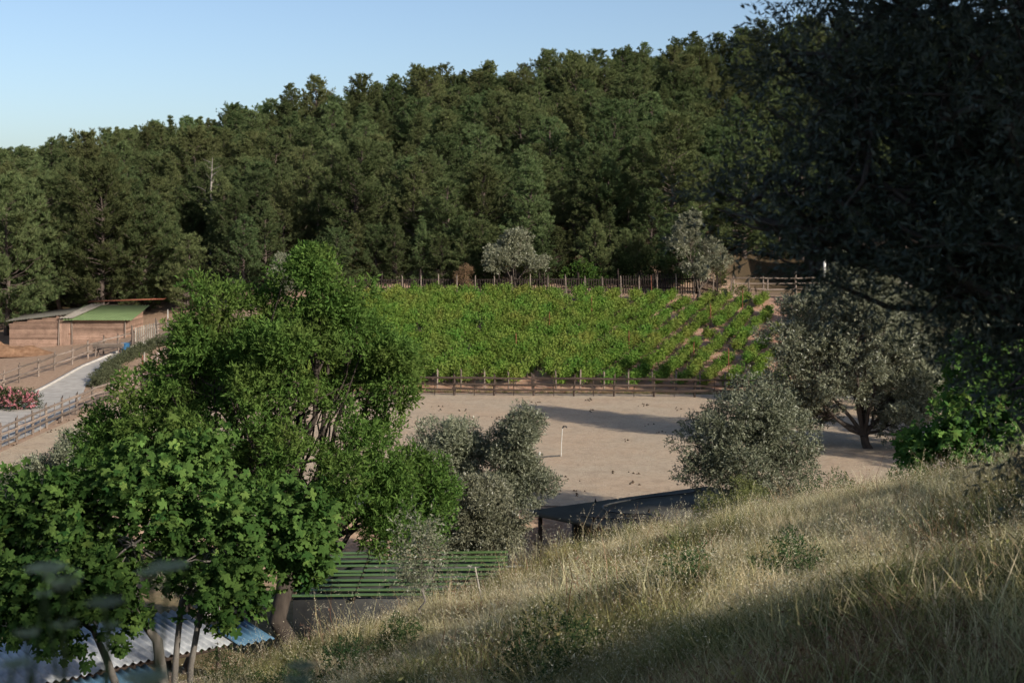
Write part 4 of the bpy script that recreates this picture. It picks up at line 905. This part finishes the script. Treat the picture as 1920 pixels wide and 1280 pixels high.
b = np.array((10.2, 3.6, T(10.2, 3.6))); thin = build_tree('olive_tree', 'thin crowned olive beside the viewpoint outside the right edge', 'olive tree', b, lo, b + (0, 0, 1.6), M['olive2'], M['bark'], 9000, .09, .03, .1, 131, k=1.3, rs=.5)
for x, y, sc in ((13.2, 4.0, 1.0), (8.6, 1.2, 1.0), (15.5, .2, 1.5), (12.2, -1.5, 1.3), (18.5, -5.5, 1.7), (10.5, -5, 1.4)): clone(thin, (x, y, T(x, y)), x, sc, 'thin crowned olive beside the viewpoint outside the right edge', 'thin olives beside the viewpoint')
thin['group'] = 'thin olives beside the viewpoint'
for i, (x, y, sc) in enumerate(( (4.6, -3.2, .7), (12.6, -1.4, .8), (9.0, -2.5, 1.05), (12.5, -7, 1.2),  (6, -7, 1.0), (3, -9, 1.0))):
    clone(big, (x, y, T(x, y)), i * 1.3, sc, 'olive beside the viewpoint outside the right edge, casting shade on the slope', 'olives beside the viewpoint')

# ------------------------------------------------------------------ grass on the slope
def grass_proto(seed, n, h, w, mat, spread_=.16, lean=.35, oats=0, herb=0):
    rng = np.random.default_rng(seed); th = rng.uniform(0, 6.28, n); r = spread_ * rng.uniform(0, 1, n) ** .5
    P = np.stack([r * np.cos(th), r * np.sin(th), np.full(n, -.05)], 1); L = h * rng.uniform(.45, 1.15, n)
    D = unit(np.stack([rng.normal(size=n) * lean, rng.normal(size=n) * lean, np.ones(n)], 1)); side = unit(np.cross(D, rdir(n, rng)))
    bend = unit(np.stack([rng.normal(size=n), rng.normal(size=n), np.full(n, -.3)], 1)) * .22
    m = P + D * L[:, None] * .55; e = P + D * L[:, None] + bend * L[:, None]; ww = w * rng.uniform(.6, 1.3, n)[:, None]
    v = np.stack([P + side * ww, P - side * ww, m - side * ww * .75, m + side * ww * .75, e], 1).reshape(-1, 3); i = np.arange(n)[:, None] * 5
    q4 = i + np.array([[0, 1, 2, 3]]); q3 = i + np.array([[3, 2, 4]]); tint = np.repeat(rng.uniform(0, 1, n), 5); f3, f4 = [q3], [q4]; V = [v]; TT = [tint]; off = len(v); mi4 = [0] * n; mi3 = [0] * n
    if oats:
        src = rng.integers(0, n, oats * 3); base = e[src] + D[src] * rng.uniform(-.12, .04, (len(src), 1)); dd = unit(rdir(len(src), rng) * .7 + np.array((0, 0, -.5)))
        a, b_, c_ = lance(base, dd, rng.uniform(.016, .03, len(src)), rng.uniform(.004, .008, len(src)), rng, rng.uniform(0, 1, len(src)))
        V.append(a); f4.append(b_ + off); TT.append(c_); off += len(a); mi4 += [1] * len(b_)
    if herb:
        src = rng.integers(0, n, herb); tt = rng.uniform(.25, 1, (herb, 1)); base = P[src] * (1 - tt) + e[src] * tt
        a, b_, c_ = lance(base, rdir(herb, rng) + np.array((0, 0, .3)), rng.uniform(.02, .045, herb), rng.uniform(.006, .014, herb), rng, rng.uniform(0, 1, herb))
        V.append(a); f4.append(b_ + off); TT.append(c_); off += len(a); mi4 += [0] * len(b_)
    return mesh_np('grass_tuft', np.vstack(V), [np.vstack(f3), np.vstack(f4)], [M[mat], M['oat']], np.concatenate(TT), matidx=mi3 + mi4)
PR = [grass_proto(301, 46, .42, .0035, 'straw', .2, .3), grass_proto(302, 40, .5, .003, 'straw', .18, .22, 26), grass_proto(303, 44, .34, .004, 'straw', .2, .5), grass_proto(304, 34, .38, .004, 'herb', .2, .4, 0, 90),
      grass_proto(305, 30, .3, .0045, 'herb', .22, .55, 0, 120), grass_proto(306, 36, .42, .003, 'russet', .18, .35, 0, 30), grass_proto(307, 14, .78, .0032, 'straw', .16, .14, 30), grass_proto(309, 170, .42, .0022, 'straw', .1, .75, 60), grass_proto(310, 150, .4, .0024, 'herb', .12, .8, 0, 120), grass_proto(308, 12, .85, .0035, 'russet', .2, .2, 14, 30)]
rg = np.random.default_rng(55); N = 52000
dd = np.sqrt(rg.uniform(4.5 ** 2, 41 ** 2, N)); uu = rg.uniform(-.42, .46, N); gx = uu * dd; gy = dd
dcr = np.interp(uu, CU, CD); dens = np.clip(1.15 - dd / 60, .3, 1)
keep = (gy < dcr + 2.2) & (rg.uniform(size=N) < dens); gx, gy, dcr = gx[keep], gy[keep], dcr[keep]; n = len(gx)
n1 = np.sin(gx * .9 + 1.3 * np.sin(gy * .45)) + np.sin(gy * .8 + 1.1 * np.sin(gx * .6 + 2)) + .6 * np.sin(gx * 2.3 - gy * 1.7); n2 = np.sin(gx * .55 - gy * .35 + 4) + .7 * np.sin(gx * 1.4 + gy * 1.1)
r = rg.uniform(size=n); idx = np.where(r < .36, 0, np.where(r < .62, 1, np.where(r < .8, 2, 3)))
idx = np.where((n1 > .8) & (rg.uniform(size=n) < .75), rg.integers(3, 5, n), idx); idx = np.where((n2 > .9) & (rg.uniform(size=n) < .55), 5, idx)
tall = (rg.uniform(size=n) < .035 + .10 * (gy > dcr - 3)) & (gy > 13); idx = np.where(tall, np.where(rg.uniform(size=n) < .6, 6, 9), idx)
clump = rg.uniform(size=n) < .15; idx = np.where(clump, np.where(n1 + rg.normal(size=n) * .7 > .5, 8, 7), idx)
idx = np.where((gy < 12) & (idx == 1), 0, np.where((gy < 12) & (idx >= 7), 2, idx))
sc = rg.uniform(.65, 1.25, n) * np.where(clump, 1.3, 1) * (1 + .24 * np.clip(n1, -1.5, 1.5) + .12 * np.sin(gx * 3.1 + gy * 2.2))
rot = np.stack([rg.normal(size=n) * .12, rg.normal(size=n) * .12, rg.uniform(0, 6.28, n)], 1)
stuff(scatter('slope_grass', np.stack([gx, gy, terrain(gx, gy)], 1), rot, sc, idx, PR), 'tall dry straw coloured grass covering the near slope', 'grass')
# low green weeds along the paddock and vineyard edges
N = 900; wx = rg.uniform(-21, 18, N); wy = 81.2 - (wx + 21) * .065 + rg.exponential(.5, N); 
stuff(scatter('bank_weeds', np.stack([wx, wy, terrain(wx, wy)], 1), np.stack([wx * 0, wx * 0, rg.uniform(0, 6, N)], 1), rg.uniform(.4, 1.0, N), rg.integers(2, 6, N), PR), 'sparse weeds along the foot of the vineyard', 'weeds')

# ------------------------------------------------------------------ wild carrot umbels close to the camera, out of focus
def umbel(px, py, d, size, cup, seed, label):
    rng = np.random.default_rng(seed); head = W(px, py, d); x = head[0] + rng.normal() * .05; y = d + .05; base = np.array((x, y, T(x, y))); o = thing('wild_carrot', label, 'wildflower', base); h = head - base
    mb = MB(); s = np.linspace(0, 1, 7)[:, None]; p = h * s + np.sin(s * 3.1) * rng.normal(size=3) * np.array((.03, .03, 0)); p[0, 2] = -.1; mb.tube(p, np.linspace(.004, .0025, 7), 6); link('stem', mb.mesh('stem', M['stem'], True), o)
    rb = MB(); V, Fc, TT = [], [], []; off = 0; n = 26
    for i in range(n):
        a = i * 2.4; q = math.sqrt((i + .5) / n); end = h + np.array((math.cos(a) * q * size, math.sin(a) * q * size, size * (.35 + cup * q * q)))
        rb.tube([h, h * .45 + end * .55 + (0, 0, size * .05 * q), end], .0012, 3, False)
        m = 26; pp = end + rng.normal(size=(m, 3)) * np.array((1, 1, .35)) * size * .10; v, f, t = lance(pp, rdir(m, rng) + (0, 0, .6), np.full(m, size * .11), np.full(m, size * .11), rng, rng.uniform(0, 1, m)); V.append(v); Fc.append(f + off); TT.append(t); off += len(v)
    link('rays', rb.mesh('rays', M['stem']), o); link('florets', mesh_np('florets', np.vstack(V), np.vstack(Fc), M['umbel'], np.concatenate(TT)), o)
for i, (px, py, d, s, c, lb) in enumerate([(88, 1062, 2.6, .034, -.1, 'blurred round wild carrot head, highest at the left'), (120, 1105, 2.5, .028, .9, 'blurred brownish cupped wild carrot head below the highest one'), (318, 1062, 2.7, .034, .05, 'blurred pale flat wild carrot head before the fig stems'), (280, 1070, 2.8, .022, .2, 'blurred small wild carrot head left of the pale flat one'),
    (198, 1128, 2.5, .03, .0, 'blurred flat white wild carrot head seen edge on'), (82, 1108, 2.7, .016, .2, 'blurred small bud left of the cupped wild carrot head'), (122, 1170, 2.5, .02, .3, 'blurred green wild carrot bud below the edge on head'), (50, 1185, 2.4, .018, .3, 'blurred green wild carrot bud at far left'), (30, 1240, 2.3, .022, .0, 'blurred grey wild carrot head in the lower left corner'),
    (568, 1245, 2.3, .024, .0, 'blurred green wild carrot head rightmost of all'), (560, 1275, 2.2, .022, .3, 'blurred pale wild carrot bud under the rightmost head'), (275, 1275, 2.2, .034, .1, 'blurred wild carrot head cut by the bottom edge'), (205, 1170, 2.6, .016, .4, 'blurred tiny wild carrot bud under the edge on head')]):
    umbel(px, py + 12, d * .8, s * .82, c, 400 + i, lb)
